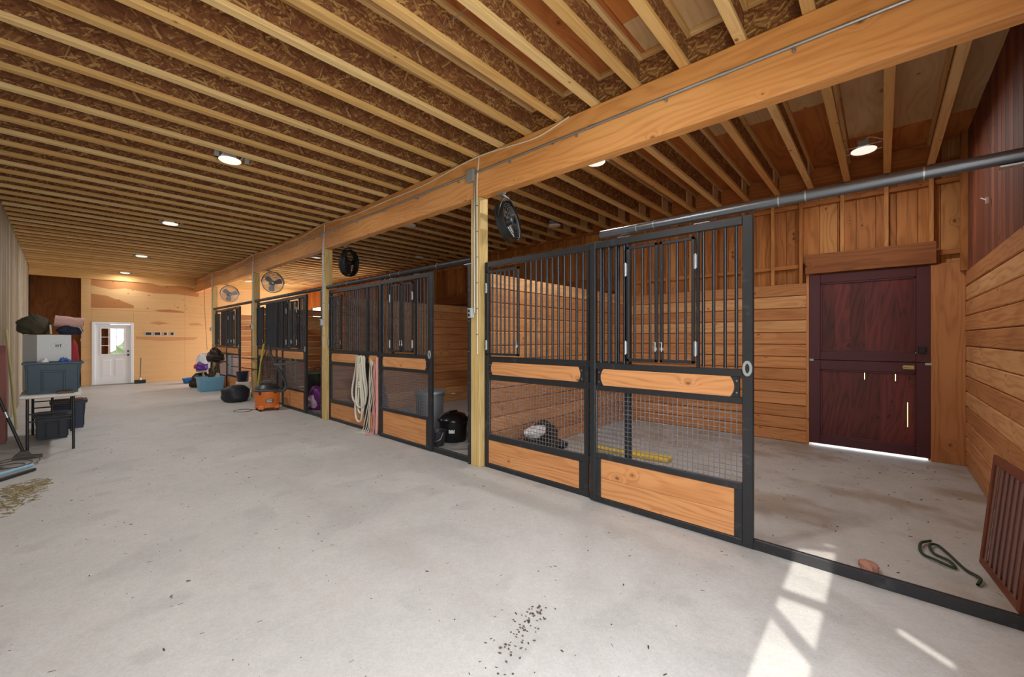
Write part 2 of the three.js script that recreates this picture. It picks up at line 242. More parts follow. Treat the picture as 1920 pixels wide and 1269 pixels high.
{
  const w = structure('wall_right', 'outer wall of the stalls, horizontal planks below and open studs with siding above');
  const holes = [...doors, bayDoor], core = [];
  for (const [a, b] of openings(holes, -0.9, FAR + 0.2)) core.push(ex(BACK + 0.14, BACK + 0.22, 0, SUB, a, b, 0));
  for (const [a, b] of doors) core.push(ex(BACK + 0.14, BACK + 0.22, 2.49, SUB, a, b, 0));
  core.push(ex(BACK + 0.14, BACK + 0.22, 2.9, SUB, ...bayDoor, 0));
  obj('outer_siding', core, M.redwood[1], w);
  // upright siding boards seen between the studs
  for (let d = NEAR; d < FAR - 0.02; d += 0.205) obj('siding_board', ex(BACK + 0.115 + 0.006 * R(), BACK + 0.14, bayDoor[0] - 0.2 < d && d < bayDoor[1] ? 2.9 : 2.3, SUB, d + 0.002, Math.min(d + 0.203, FAR), 0.003), pick(M.siding), w);
  for (let k = 0; k < 4; k++) {
    const s = k * PITCH, a = NEAR + s + (k ? 0.21 : 0), b = POST0 - 0.07 + s;
    for (const [p, q] of openings([[-0.76 + s, 0.83 + s]], a, b)) hPlanks(w, 'd', BACK, 0.035, p, q, 0, FENCE, 13, M.fir);
    obj('jamb_plank', ex(BACK - 0.01, BACK + 0.05, 0, 2.48, -0.45 + s, k ? -0.63 + s : NEAR, 0.004), M.fir[2], w);
    obj('jamb_backing', ex(BACK + 0.042, BACK + 0.14, 0, 2.5, -0.43 + s, -0.63 + s, 0), M.fir[2], w);
    obj('jamb_plank', ex(BACK + 0.001, BACK + 0.14, 0, 2.49, 0.80 + s, 0.835 + s, 0.003), M.fir[1], w);
    obj('door_header', ex(BACK - 0.035, BACK + 0.01, 2.49, 2.77, -0.5 + s, 0.845 + s, 0.004), M.header, w);
    for (const d of [-0.48, -0.06, 0.40, 0.88, 1.24, 1.65, 2.06, 2.47, 2.88, 3.29]) obj('stud', ex(BACK + 0.02, BACK + 0.112, d > 0.85 ? FENCE : 2.77, JB + 0.02, d + s, d + s + 0.045, 0.003), pick(M.siding), w);
    for (const [p, q] of openings([], a, b)) { obj('nailer', ex(BACK + 0.06, BACK + 0.112, 3.50, 3.56, p, q, 0.003), pick(M.siding), w); obj('nailer', ex(BACK + 0.06, BACK + 0.112, 2.60, 2.66, 0.93 + s, q, 0.003), pick(M.siding), w); if (!k) obj('nailer', ex(BACK + 0.06, BACK + 0.112, 2.60, 2.66, NEAR, -0.5, 0.003), pick(M.siding), w); }
    obj('top_plate', ex(BACK + 0.02, BACK + 0.112, JB - 0.04, JB, a, b, 0.003), pick(M.siding), w);
  }
}
// partitions between the stalls
for (let k = 1; k <= 4; k++) {
  const w = structure('wall_partition_' + String(k).padStart(3, '0'), 'plank partition between two stalls'); const d = posts[k];
  hPlanks(w, 'x', d, 0.04, PX + 0.17, BACK - 0.002, 0.0, FENCE, 13, M.fir);
  obj('back_post', ex(BACK - 0.12, BACK, 0, JB, d + 0.021, d + 0.14, 0.004), M.fir[2], w);
}
// far wall: plywood with water stains, dark side passage, white house door
{
  const w = structure('wall_far', 'plywood end wall with old water stains');
  const c = document.createElement('canvas'); c.width = 1536; c.height = 768; const g = c.getContext('2d'), q = rngOf(19), mx = 8.2, my = 4.1, X = (x) => (x + 0.65) / mx * 1536, Y = (y) => 768 - y / my * 768;
  g.fillStyle = '#d2aa76'; g.fillRect(0, 0, 1536, 768);
  for (let i = 0; i < 2600; i++) { g.globalAlpha = 0.05 + 0.1 * q(); g.fillStyle = q() < 0.5 ? '#a86c3a' : '#e6bf8c'; g.fillRect(q() * 1536, q() * 768, 40 + q() * 300, 0.8 + q() * 1.6); }
  const blob = (pts, col, al) => { g.globalAlpha = al; g.fillStyle = col; g.beginPath(); pts.forEach(([x, y], i) => { const jx = X(x), jy = Y(y); i ? g.quadraticCurveTo(jx + (q() - 0.5) * 18, jy + (q() - 0.5) * 10, jx, jy) : g.moveTo(jx, jy); }); g.closePath(); g.fill(); };
  blob([[0.68, 3.6], [1.5, 3.62], [1.6, 3.5], [2.0, 3.52], [2.4, 3.44], [2.9, 3.5], [3.5, 3.45], [3.5, 3.12], [2.9, 3.18], [2.2, 3.16], [1.5, 3.26], [1.1, 3.2], [0.68, 3.3]], '#a05c26', 0.62);
  blob([[0.68, 3.02], [1.05, 2.98], [1.35, 2.86], [1.7, 2.7], [1.72, 2.6], [1.3, 2.58], [0.68, 2.56]], '#9c5a28', 0.66);
  blob([[2.3, 2.56], [2.7, 2.6], [3.1, 2.54], [3.1, 2.5], [2.6, 2.5], [2.3, 2.53]], '#93501f', 0.6);
  blob([[2.1, 2.1], [2.4, 2.16], [2.7, 2.1], [2.4, 2.03]], '#a5673a', 0.5); blob([[1.76, 1.62], [2.6, 1.6], [3.5, 1.58], [3.4, 1.5], [2.4, 1.46], [1.76, 1.52]], '#b07044', 0.5); blob([[3.2, 2.1], [3.5, 2.14], [3.7, 2.05], [3.3, 2.03]], '#a5673a', 0.45);
  for (let i = 0; i < 26; i++) { g.globalAlpha = 0.55; g.fillStyle = '#6e3f1c'; g.beginPath(); g.ellipse(X(0.6 + q() * 3.4), Y(2.5 + q() * 1.0), 1 + q() * 5, 1 + q() * 3.4, 0, 0, 7); g.fill(); }
  const t = new THREE.CanvasTexture(c); t.colorSpace = THREE.SRGBColorSpace; t.repeat.set(1 / mx, 1 / my); t.wrapS = t.wrapT = THREE.RepeatWrapping;
  const stained = std({ map: t, roughness: 0.6 });
  const sheet = (x0, x1, y0, y1) => { const s = bx(x1 - x0 - 0.003, y1 - y0 - 0.003, 0.018, 0, 0, 0, 0.002, 0, 0), p = s.attributes.position, n = s.attributes.normal, uv = s.attributes.uv; s.translate((x0 + x1) / 2, (y0 + y1) / 2, -FAR - 0.009); for (let i = 0; i < p.count; i++) uv.setXY(i, p.getX(i) + 0.65, p.getY(i)); obj('plywood_sheet', s, stained, w); };
  sheet(0.45, 0.67, 2.5, JB); sheet(0.67, 3.1, 2.5, JB); sheet(3.1, 5.54, 2.5, JB); sheet(5.54, 7.5, 2.5, JB);
  sheet(0.45, 0.69, 0, 1.25); sheet(0.45, 0.69, 1.25, 2.5); sheet(0.69, 1.70, 2.105, 2.5); sheet(1.70, 3.1, 0, 2.5); sheet(3.1, 5.54, 0, 2.5); sheet(5.54, 7.5, 0, 2.5);
  obj('header_board', ex(LEFT, 7.5, 3.50, JB + 0.02, FAR - 0.045, FAR - 0.002, 0.004), M.pine[1], w);
  const b0 = FAR + 0.018, b1 = FAR + 0.14;
  obj('core', [ex(0.45, 0.69, 0, SUB, b0, b1, 0), ex(0.69, 1.70, 2.1, SUB, b0, b1, 0), ex(1.70, BACK + 0.2, 0, SUB, b0, b1, 0), ex(LEFT - 0.1, 0.45, 3.50, SUB, b0, b1, 0)], M.ply[0], w);
  const r = structure('wall_passage', 'dark side passage beyond the end wall');
  obj('lining', [ex(LEFT - 0.1, 1.14, 0, SUB, 20.9, 21.05, 0), ex(1.08, 1.14, 0, SUB, b1, 20.9, 0)], M.ply[1], r);
}
[[-0.4, 27, 2.2, 2.3], [3.4, 26, 2.6, 1.7], [7.8, 28, 2.4, 2.2]].forEach(([x, d, r, h], i) => {
  const sh = thing('shrub', ['round green shrub outside, seen through the left panes of the white door', 'tall green shrub outside, seen through the white door', 'green shrub outside, far right behind the white door'][i], 'shrub', x, -0.04, -d, 0, 'shrubs outside the white door');
  obj('foliage', crumple2(lump(r * 0.6, h, r * 0.5, 60 + i, 0.12, 2.5, 44), 0.09, 9, i), plain(0x4d5c3a, 0.9), sh);
});
// ---------------------------------------------------------------- beam and posts
{
  const b = thing('timber_beam', 'long orange glulam timber beam carrying the joists above the stall fronts', 'beam', PX + 0.07, 3.262, -9.1);
  obj('glulam', bx(0.14, JB - 3.262 - 0.002, 20.1, 0, (JB - 3.262) / 2, 0, 0.012), M.beam, b);
  posts.forEach((d, i) => {
    if (!i) return;   // at the near end the beam rests on the end wall
    const p = thing('timber_post', ['square timber post at the right edge beside the doorway', 'square timber post nearest the camera, carrying conduit and a junction box', 'square timber post beside the white coiled rope panel', 'square timber post behind the orange shop vacuum', 'farthest square timber post, beside the light blue tote'][i], 'post', PX + 0.07, 0, -d, 0, 'stall front posts');
    obj('shaft', bx(0.14, 3.26, 0.16, 0, 1.63, 0, 0.006), M.treated, p);
  });
}
// ---------------------------------------------------------------- stall fronts
const G = { bar: (() => { const g = new THREE.CylinderGeometry(0.0125, 0.0125, 1.07, 10); return g; })(), barShort: new THREE.CylinderGeometry(0.0105, 0.0105, 0.97, 10), bolt: (() => { const g = new THREE.CylinderGeometry(0.006, 0.007, 0.006, 8); g.rotateZ(PI / 2); return g; })() };
// local axes of a front: x into the stall (front face at x = 0), y up, z towards the camera end (0 = far end)
const tubeBox = (x0, x1, y0, y1, z0, z1, ch = 0.004) => bx(x1 - x0, y1 - y0, z1 - z0, (x0 + x1) / 2, (y0 + y1) / 2, (z0 + z1) / 2, ch);
function wireMesh(y0, y1, z0, z1, x, crimp) {
  const step = 0.0405, r = 0.0031, gs = [], nz = Math.round((z1 - z0) / step), ny = Math.round((y1 - y0) / step), A = 0.0032;
  const wire = (n, put) => { const pts = []; for (let i = 0; i <= n; i++) pts.push(put(i)); const path = new THREE.CurvePath(); for (let i = 0; i < n; i++) path.add(new THREE.LineCurve3(pts[i], pts[i + 1])); return new THREE.TubeGeometry(path, crimp ? n : 1, r, 5); };
  for (let j = 0; j <= ny; j++) { const y = y0 + (y1 - y0) * j / ny; gs.push(wire(nz, (i) => V3(x + (crimp ? ((i + j) % 2 ? A : -A) : 0), y, z0 + (z1 - z0) * i / nz))); }
  for (let i = 0; i <= nz; i++) { const z = z0 + (z1 - z0) * i / nz; gs.push(wire(ny, (j) => V3(x + (crimp ? ((i + j) % 2 ? -A : A) : 0.004), y0 + (y1 - y0) * j / ny, z))); }
  return gs;
}
function band(parent, y0, y1, z0, z1, x, mat) {      // wooden band with bowed ends between black end plates
  const b = 0.035, s = new THREE.Shape(); s.moveTo(z0 + b, y0); s.lineTo(z1 - b, y0); s.quadraticCurveTo(z1 + b * 0.6, (y0 + y1) / 2, z1 - b, y1); s.lineTo(z0 + b, y1); s.quadraticCurveTo(z0 - b * 0.6, (y0 + y1) / 2, z0 + b, y0);
  const g = new THREE.ExtrudeGeometry(s, { depth: 0.03, bevelEnabled: true, bevelSize: 0.003, bevelThickness: 0.003, bevelSegments: 1, curveSegments: 8 }); g.rotateY(-PI / 2); g.scale(1, 1, 1);
  const p = g.attributes.position, uv = g.attributes.uv, o = rr(0, 5), o2 = rr(0, 5); for (let i = 0; i < p.count; i++) uv.setXY(i, p.getZ(i) + o, p.getY(i) + o2);
  g.translate(x + 0.033, 0, 0); obj('wood_band', g, mat, parent);
  for (const [a, c] of [[z0 - 0.03, z0 + 0.02], [z1 - 0.02, z1 + 0.03]]) { const pl = obj('end_plate', tubeBox(x + 0.004, x + 0.03, y0, y1, a, c, 0.001), M.darkSteel, parent); const zz = (a + c) / 2 + (a < z0 ? -0.008 : 0.008); for (const y of [y0 + 0.03, y1 - 0.03]) shared('bolt', G.bolt, M.galv, pl, x + 0.001, y, zz); }
}
function lowerBoards(parent, y0, y1, z0, z1, x) { const h = (y1 - y0) / 2; for (let k = 0; k < 2; k++) obj('lower_board', tubeBox(x, x + 0.03, y0 + k * h + 0.001, y0 + (k + 1) * h - 0.001, z0, z1, 0.003), M.fir[k ? 1 : 3], parent); }
function bars(parent, zs, x, y, g = G.bar) { for (const z of zs) shared('bar', g, M.bar, parent, x, y, z); }
function gate(parent, z0, z1, y0, y1, x, zs, hingeZ, latchZ, name) {   // a small barred swing gate standing proud of the front
  const f = obj(name, [tubeBox(x - 0.012, x + 0.018, y0, y1, z0, z0 + 0.026), tubeBox(x - 0.012, x + 0.018, y0, y1, z1 - 0.026, z1), tubeBox(x - 0.012, x + 0.018, y0, y0 + 0.026, z0, z1), tubeBox(x - 0.012, x + 0.018, y1 - 0.026, y1, z0, z1)], M.steel, parent);
  for (const z of zs) shared('bar', G.barShort, M.bar, f, x + 0.003, (y0 + y1) / 2, z);
  for (const y of [y0 + 0.12, y1 - 0.2]) obj('hinge', [tubeBox(x - 0.02, x - 0.004, y - 0.055, y + 0.055, hingeZ - 0.014, hingeZ + 0.014, 0.002), rod(V3(x - 0.02, y - 0.06, hingeZ), V3(x - 0.02, y + 0.06, hingeZ), 0.008)], M.galv, f);
  obj('latch', [rod(V3(x - 0.018, y0 + 0.09, latchZ), V3(x - 0.018, y0 + 0.17, latchZ), 0.006), tubeBox(x - 0.02, x - 0.005, y0 + 0.1, y0 + 0.125, latchZ - 0.016, latchZ + 0.016, 0.002), rod(V3(x - 0.018, y0 + 0.165, latchZ - 0.02), V3(x - 0.018, y0 + 0.165, latchZ + 0.004), 0.005)], M.galv, f);
}
function fixedPanel(k) {
  const crimp = k === 0, far = [3.575, 7.855, 12.115, 16.385][k], W = 1.88, X = 3.452;
  const o = thing('stall_fence', ['black barred stall panel with feed gate, nearest one, left of the sliding door', 'black barred stall panel hung with white and pink ropes', 'dark barred stall panel behind the orange shop vacuum', 'farthest dark barred stall panel, behind the light blue tote'][k], 'stall fence', X, 0, -far, 0, 'fixed stall panels');
  obj('frame', [tubeBox(0, 0.05, 0, HEAD, 0, 0.06), tubeBox(0, 0.05, 0, HEAD, W - 0.05, W), tubeBox(0, 0.05, 0.012, 1.3, 1.40, 1.455), tubeBox(0.004, 0.046, 1.3, HEAD - 0.03, 1.425, 1.455), tubeBox(0.001, 0.05, 0.0, 0.055, 0.06, W - 0.05), tubeBox(0.001, 0.05, 0.335, 0.405, 0.06, W - 0.05), tubeBox(0.001, 0.05, 1.055, 1.12, 0.06, W - 0.05), tubeBox(0.001, 0.05, 1.268, 1.335, 0.06, W - 0.05), tubeBox(0.001, 0.05, HEAD - 0.065, HEAD - 0.001, 0.06, W - 0.05), tubeBox(0.004, 0.046, 0.055, 0.335, 1.34, 1.40)], M.steel, o);
  lowerBoards(o, 0.056, 0.334, 0.06, 1.34, 0.01); lowerBoards(o, 0.056, 0.334, 1.456, W - 0.05, 0.01);
  band(o, 1.121, 1.267, 0.10, 1.36, 0.002, M.fir[3]); band(o, 1.121, 1.267, 1.49, W - 0.09, 0.002, M.fir[3]);
  obj('wire_mesh', wireMesh(0.405, 1.055, 0.062, 1.40, 0.022, crimp), M.wire, o); obj('wire_mesh', wireMesh(0.405, 1.055, 1.456, W - 0.052, 0.022, crimp), M.wire, o);
  const zs = []; for (let z = 0.63; z < 1.40; z += 0.0745) zs.push(z); zs.push(1.52, 1.60, 1.68, 1.76); bars(o, zs, 0.026, (1.335 + HEAD - 0.065) / 2);
  gate(o, 0.062, 0.568, 1.352, 2.352, -0.018, [0.15, 0.22, 0.285, 0.35, 0.42, 0.49], 0.062, 0.545, 'feed_gate');
}
function slidingDoor(k) {
  const crimp = k === 0, far = [2.075, 5.94, 10.19, 14.86][k], W = 1.372, X = 3.398;
  const o = thing('stall_door', ['black sliding stall door with twin barred yoke gates, nearest the camera', 'black sliding stall door between the hanging ropes and the galvanised can', 'dark sliding stall door right of the orange shop vacuum', 'farthest dark sliding stall door, right of the light blue tote'][k], 'stall door', X, 0.014, -far, 0, 'sliding stall doors');
  const t = 0.048;
  obj('frame', [tubeBox(0, t, 0, 2.45, 0, 0.058), tubeBox(0, t, 0, 2.45, W - 0.07, W), tubeBox(0.001, t, 0, 0.045, 0.058, W - 0.07), tubeBox(0.001, t, 0.408, 0.456, 0.058, W - 0.07), tubeBox(0.001, t, 1.048, 1.098, 0.058, W - 0.07), tubeBox(0.001, t, 1.25, 1.306, 0.058, W - 0.07), tubeBox(0.001, t, 2.385, 2.449, 0.058, W - 0.07), tubeBox(0.004, t - 0.003, 0.045, 0.408, 0.058, 0.112), tubeBox(0.004, t - 0.003, 0.045, 0.408, W - 0.125, W - 0.07)], M.steel, o);
  lowerBoards(o, 0.046, 0.407, 0.113, W - 0.126, 0.01);
  band(o, 1.10, 1.249, 0.11, W - 0.12, 0.002, M.fir[3]);
  obj('wire_mesh', wireMesh(0.456, 1.048, 0.06, W - 0.072, 0.024, crimp), M.wire, o);
  bars(o, [0.105, 0.19, 0.262, 0.345, 1.022, 1.098, 1.18, 1.258], 0.024, (1.306 + 2.385) / 2);
  obj('yoke_post', [tubeBox(0.004, t - 0.004, 1.306, 2.385, 0.372, 0.392), tubeBox(0.004, t - 0.004, 1.306, 2.385, 0.972, 0.992)], M.steel, o);
  gate(o, 0.392, 0.672, 1.335, 2.345, -0.02, [0.464, 0.533, 0.603], 0.386, 0.655, 'yoke_gate'); gate(o, 0.69, 0.972, 1.335, 2.345, -0.02, [0.765, 0.832, 0.90], 0.98, 0.71, 'yoke_gate');
  const h = new THREE.Shape(); h.absellipse(0, 0, 0.03, 0.055, 0, PI * 2); const hole = new THREE.Path(); hole.absellipse(0, 0, 0.017, 0.038, 0, PI * 2); h.holes.push(hole);
  const hg = new THREE.ExtrudeGeometry(h, { depth: 0.006, bevelEnabled: true, bevelSize: 0.003, bevelThickness: 0.003, bevelSegments: 2 }); hg.rotateY(-PI / 2); hg.translate(-0.002, 1.315, W - 0.035); obj('pull_handle', hg, M.greyBox, o);
  obj('hanger', [tubeBox(0.012, 0.036, 2.44, 2.457, 0.28, 0.40, 0.002), tubeBox(0.012, 0.036, 2.44, 2.457, W - 0.42, W - 0.30, 0.002)], M.galv, o);
}
for (let k = 0; k < 4; k++) { fixedPanel(k); slidingDoor(k); }
for (let k = 0; k < 4; k++) {
  const a = k ? posts[k] + 0.09 : -0.62, b = posts[k + 1] - 0.09, t1 = k ? b : 1.97;
  const tr = thing('door_track', ['shiny round steel door track crossing the open doorway at right', 'dark door track over the stall with the hanging ropes', 'dark door track over the stall behind the shop vacuum', 'farthest dark door track over the last stall'][k], 'track', 3.425, 2.525, -(a + t1) / 2, 0, 'sliding door tracks');
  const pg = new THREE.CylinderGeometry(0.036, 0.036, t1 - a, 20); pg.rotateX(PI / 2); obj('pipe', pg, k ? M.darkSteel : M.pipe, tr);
  const ring = new THREE.CylinderGeometry(0.0375, 0.0375, 0.008, 20); ring.rotateX(PI / 2);
  for (const f of [-0.36, -0.3, 0.05, 0.11, 0.33]) shared('collar', ring, M.galv, tr, 0, 0, f * (t1 - a));
  obj('end_bracket', [bx(0.05, 0.012, 0.16, 0.012, -0.046, (t1 - a) / 2 - 0.07, 0.002), bx(0.012, 0.06, 0.05, 0.03, -0.03, (t1 - a) / 2 - 0.04, 0.002)], M.galv, tr);
  const jm = thing('steel_jamb', ['black bolted steel jamb at the right edge of the picture', 'black bolted steel jamb left of the nearest timber post', 'black bolted steel jamb of the third stall beside the post with the outlet', 'black bolted steel jamb of the farthest stall opening'][k], 'jamb', 3.43, 0, -(k ? posts[k] + 0.115 : -0.588), 0, 'steel door jambs');
  obj('channel', bx(0.088, HEAD, 0.05, 0.0, HEAD / 2, 0, 0.004), M.steel, jm); for (let y = 0.25; y < 2.4; y += 0.38) shared('bolt', G.bolt, M.galv, jm, -0.048, y, 0.0);
  const sl = thing('door_sill', ['scuffed black steel sill across the open doorway at right', 'black steel sill across the doorway with the black tub', 'dark sill below the third stall doorway', 'dark sill below the farthest stall doorway'][k], 'sill', 3.47, 0, -((a + 0.05 + (k ? b - 1.9 : 1.67)) / 2), 0, 'door sills');
  const L = (k ? b - 1.9 : 1.67) - (a + 0.05); obj('rail', [bx(0.035, 0.075, L, -0.035, 0.0375, 0, 0.005), bx(0.05, 0.05, L, 0.008, 0.025, 0, 0.004)], M.steel, sl);
}
// ---------------------------------------------------------------- stable doors (back wall)
function dutchLeaf(door, y0, y1, name, slits, dk) {
  const a = doors[0][0] + 0.002, b = doors[0][1] - 0.002, leaf = obj(name, [ex(BACK - 0.005, BACK + 0.04, y0, y1, a, a + 0.13, 0.004), ex(BACK - 0.005, BACK + 0.04, y0, y1, b - 0.13, b, 0.004), ex(BACK - 0.004, BACK + 0.04, y0, y0 + 0.12, a + 0.13, b - 0.13, 0.004), ex(BACK - 0.004, BACK + 0.04, y1 - 0.13, y1, a + 0.13, b - 0.13, 0.004)], M.maroonPaint, door);
  const cut = [a + 0.13, -0.245, -0.13, 0.02, 0.18, 0.34, 0.5, b - 0.13], n = 7, ya = y0 + 0.12, yb = y1 - 0.13;
  obj('moulding', [ex(BACK - 0.001, BACK + 0.02, ya, ya + 0.022, a + 0.13, b - 0.13), ex(BACK - 0.001, BACK + 0.02, yb - 0.022, yb, a + 0.13, b - 0.13), ex(BACK - 0.001, BACK + 0.02, ya, yb, a + 0.13, a + 0.152), ex(BACK - 0.001, BACK + 0.02, ya, yb, b - 0.152, b - 0.13)], M.maroonPaint, leaf);
  for (let i = 0; i < n; i++) {
    const d0 = cut[i], d1 = cut[i + 1], s = slits[i];   // d0 is the right side in view
    const pts = [[d0, ya], [d1, ya], [d1, yb], [d0, yb]]; if (s) pts.push([d0, s[1]], [d0 + 0.008, s[1]], [d0 + 0.008, s[0]], [d0, s[0]]);
    const g = prism(pts.map(([p, q]) => [-p, q]), 0.02); g.rotateY(PI / 2); g.scale(1, 1, 1);
    // after the turn the shape's x runs along -z; flip it back so that z = -d
    const p = g.attributes.position, uv = g.attributes.uv, o = rr(0, 4); for (let m = 0; m < p.count; m++) { p.setXYZ(m, BACK + 0.012 + p.getX(m), p.getY(m), -p.getZ(m)); uv.setXY(m, p.getY(m) + o, p.getZ(m) + o); }
    const ix = g.index; if (!ix) { const arr = p.array; for (let m = 0; m < p.count; m += 3) for (let c = 0; c < 3; c++) { const t = arr[(m + 1) * 3 + c]; arr[(m + 1) * 3 + c] = arr[(m + 2) * 3 + c]; arr[(m + 2) * 3 + c] = t; } }
    g.computeVertexNormals(); obj('door_board', g, pick(M.maroon), leaf);
  }
  return leaf;
}
for (let k = 0; k < 3; k++) {
  const dr = structure('door_' + (k + 1), 'dark maroon two-leaf stable door'); dr.position.z = -k * PITCH;
  const up = dutchLeaf(dr, 1.245, 2.478, 'upper_leaf', {}, k);
  const lo = dutchLeaf(dr, 0.032, 1.236, 'lower_leaf', k ? {} : { 1: [0.40, 0.72], 2: [0.99, 1.08], 4: [0.99, 1.08] }, k);
  obj('meeting_strip', ex(BACK + 0.042, BACK + 0.06, 1.19, 1.30, doors[0][0], doors[0][1]), M.maroonPaint, up);
  obj('latch_box', bx(0.03, 0.09, 0.07, BACK - 0.02, 1.405, 0.373, 0.006), M.black, up);
  obj('bolt_latch', [bx(0.02, 0.05, 0.11, BACK - 0.014, 1.175, 0.25, 0.004), rod(V3(BACK - 0.03, 1.175, 0.19), V3(BACK - 0.03, 1.175, 0.30), 0.008), rod(V3(BACK - 0.03, 1.175, 0.28), V3(BACK - 0.055, 1.175, 0.28), 0.008)], std({ color: 0xb9a468, roughness: 0.35, metalness: 0.8 }), lo);
  obj('hinge', [bx(0.008, 0.03, 0.06, BACK - 0.008, 1.225, 0.43, 0.001), bx(0.008, 0.03, 0.05, BACK - 0.008, 1.24, -0.77, 0.001)], M.galv, lo);
}
{ // last stall's stable door stands open outside
  const dr = structure('door_4', 'maroon stable door swung open outside the farthest stall'); const g = bx(0.045, 2.44, 1.22, 0, 1.25, 0, 0.004); g.rotateY(PI / 2 - 0.2); g.translate(BACK + 0.86, 0, -13.85); obj('leaf', g, M.maroonPaint, dr);
}
// ---------------------------------------------------------------- white house door in the far wall
{
  const dr = structure('door_5', 'white half-glazed house door with nine panes'), z = -FAR; dr.position.set(1.195, 0, z);
  const o = (n, l, m, p = dr) => obj(n, l, m, p), q = (x0, x1, y0, y1, z0, z1, c) => bx(x1 - x0, y1 - y0, z1 - z0, (x0 + x1) / 2, (y0 + y1) / 2, (z0 + z1) / 2, c);
  o('casing', [q(-0.505, -0.43, 0, 2.1, -0.05, 0.02, 0.004), q(0.43, 0.505, 0, 2.1, -0.05, 0.02, 0.004), q(-0.43, 0.43, 2.025, 2.1, -0.05, 0.02, 0.004)], M.whiteDoor);
  const gx0 = -0.28, gx1 = 0.26, gy0 = 1.03, gy1 = 1.88, f = o('slab', [q(-0.43, gx0, 0.02, 2.02, -0.06, -0.015, 0.002), q(gx1, 0.43, 0.02, 2.02, -0.06, -0.015, 0.002), q(gx0, gx1, 0.02, gy0, -0.06, -0.015, 0.002), q(gx0, gx1, gy1, 2.02, -0.06, -0.015, 0.002)], M.whiteDoor);
  for (const [a, b] of [[-0.29, -0.03], [0.03, 0.29]]) o('raised_panel', [q(a, b, 0.28, 0.86, -0.02, -0.011, 0.003), q(a + 0.035, b - 0.035, 0.315, 0.825, -0.02, -0.005, 0.004)], M.whiteDoor, f);
  o('glazing_frame', [q(gx0 - 0.035, gx0, gy0 - 0.035, gy1 + 0.035, -0.03, -0.004), q(gx1, gx1 + 0.035, gy0 - 0.035, gy1 + 0.035, -0.03, -0.004), q(gx0, gx1, gy0 - 0.035, gy0, -0.03, -0.004), q(gx0, gx1, gy1, gy1 + 0.035, -0.03, -0.004)], M.whiteDoor, f);
  for (let i = 1; i < 3; i++) { const x = gx0 + (gx1 - gx0) * i / 3, y = gy0 + (gy1 - gy0) * i / 3; o('muntin', q(x - 0.011, x + 0.011, gy0, gy1, -0.045, -0.012, 0.002), M.whiteDoor, f); o('muntin', q(gx0, gx1, y - 0.011, y + 0.011, -0.044, -0.013, 0.002), M.whiteDoor, f); }
  for (let i = 0; i < 3; i++) for (let j = 0; j < 3; j++) { const w = (gx1 - gx0) / 3, h = (gy1 - gy0) / 3; o('pane', q(gx0 + i * w + 0.011, gx0 + (i + 1) * w - 0.011, gy0 + j * h + 0.011, gy0 + (j + 1) * h - 0.011, -0.031, -0.027, 0), M.glass, f); }
  o('deadbolt', rod(V3(0.37, 1.12, -0.02), V3(0.37, 1.12, 0.02), 0.028, 16), M.black, f); const kn = new THREE.SphereGeometry(0.032, 16, 12); kn.translate(0.37, 0.99, 0.035); o('knob', [kn, rod(V3(0.37, 0.99, -0.02), V3(0.37, 0.99, 0.03), 0.014, 12)], M.black, f);
  const th = structure('trim_1', 'grey doormat sill in front of the white door'); obj('threshold', bx(1.1, 0.03, 0.12, 1.2, 0.015, -FAR + 0.09, 0.004), M.greyBox, th);
}

// ---------------------------------------------------------------- ceiling lamps
function lamp(x, d, label, k, steel) {
  const o = thing('ceiling_lamp', label, 'lamp', x, JB - 0.035, -d, 0, 'round ceiling lamps');
  obj('lens', lathe([[0, 0], [0.07, 0.001], [0.108, 0.006], [0.118, 0.016], [0.116, 0.024], [0, 0.024]], 32), k ? M.lens : M.lensOff, o);
  obj('rear_box', bx(0.16, 0.06, 0.10, -0.02, 0.075, 0, 0.004), M.greyBox, o); obj('neck', cyl(0.03, 0.03, 0.03, 0, 0.02, 0, 12), M.galv, o);
  for (const q of [0.1, -0.1]) obj('strap', rod(V3(q, 0.04, -0.16), V3(q, 0.04, 0.16), 0.005), M.galv, o);
  if (steel) for (const q of [0.15, -0.16]) obj('mounting_plate', bx(0.05, 0.09, 0.004, q, 0.03, 0.12, 0.001), M.greyBox, o);
  obj('cable', tube([V3(0.02, 0.105, 0), V3(0.05, 0.17, 0.02), V3(0.14, 0.2, 0.08), V3(0.2, 0.16, 0.18)], 0.005, 16, 6), M.cream, o);
  if (!k) return;   // switched off
  const l = new THREE.RectAreaLight(new THREE.Color().setRGB(1, 0.975, 0.94), k, 0.16, 0.16); l.position.set(x, JB - 0.04, -d); l.lookAt(x, 0, -d - 0.0001); scene.add(l);
}
const AISLE = 350, STALL = 0;
lamp(1.40, 1.8155, 'round white lamp above the camera, just outside the top of the picture', AISLE, true);
lamp(1.40, 5.945, 'nearest visible round white lamp in the aisle ceiling', AISLE, true);
lamp(1.41, 10.07, 'second round white lamp along the aisle ceiling', AISLE, true);
lamp(1.45, 14.62, 'third round white lamp along the aisle ceiling', AISLE, true);
lamp(1.45, 18.75, 'round white lamp in the aisle ceiling above the white door', 90, true);
lamp(6.28, 0.1635, 'round white lamp above the maroon stable door', 120);
lamp(4.46, 2.64, 'round white lamp just right of the beam above the nearest stall', 310);
lamp(6.42, 4.71, 'small round lamp over the back of the second stall', STALL);
lamp(4.53, 6.77, 'round lamp over the stall with the hanging ropes', STALL);
lamp(6.5, 9.25, 'small distant lamp over the back of the third stall', STALL);
lamp(4.63, 11.31, 'distant lamp left of the black round fan', STALL);
lamp(6.5, 13.38, 'distant lamp over the back of the farthest stall', STALL);
lamp(4.8, 17.93, 'farthest lamp, in the end bay behind the chrome fans', STALL);

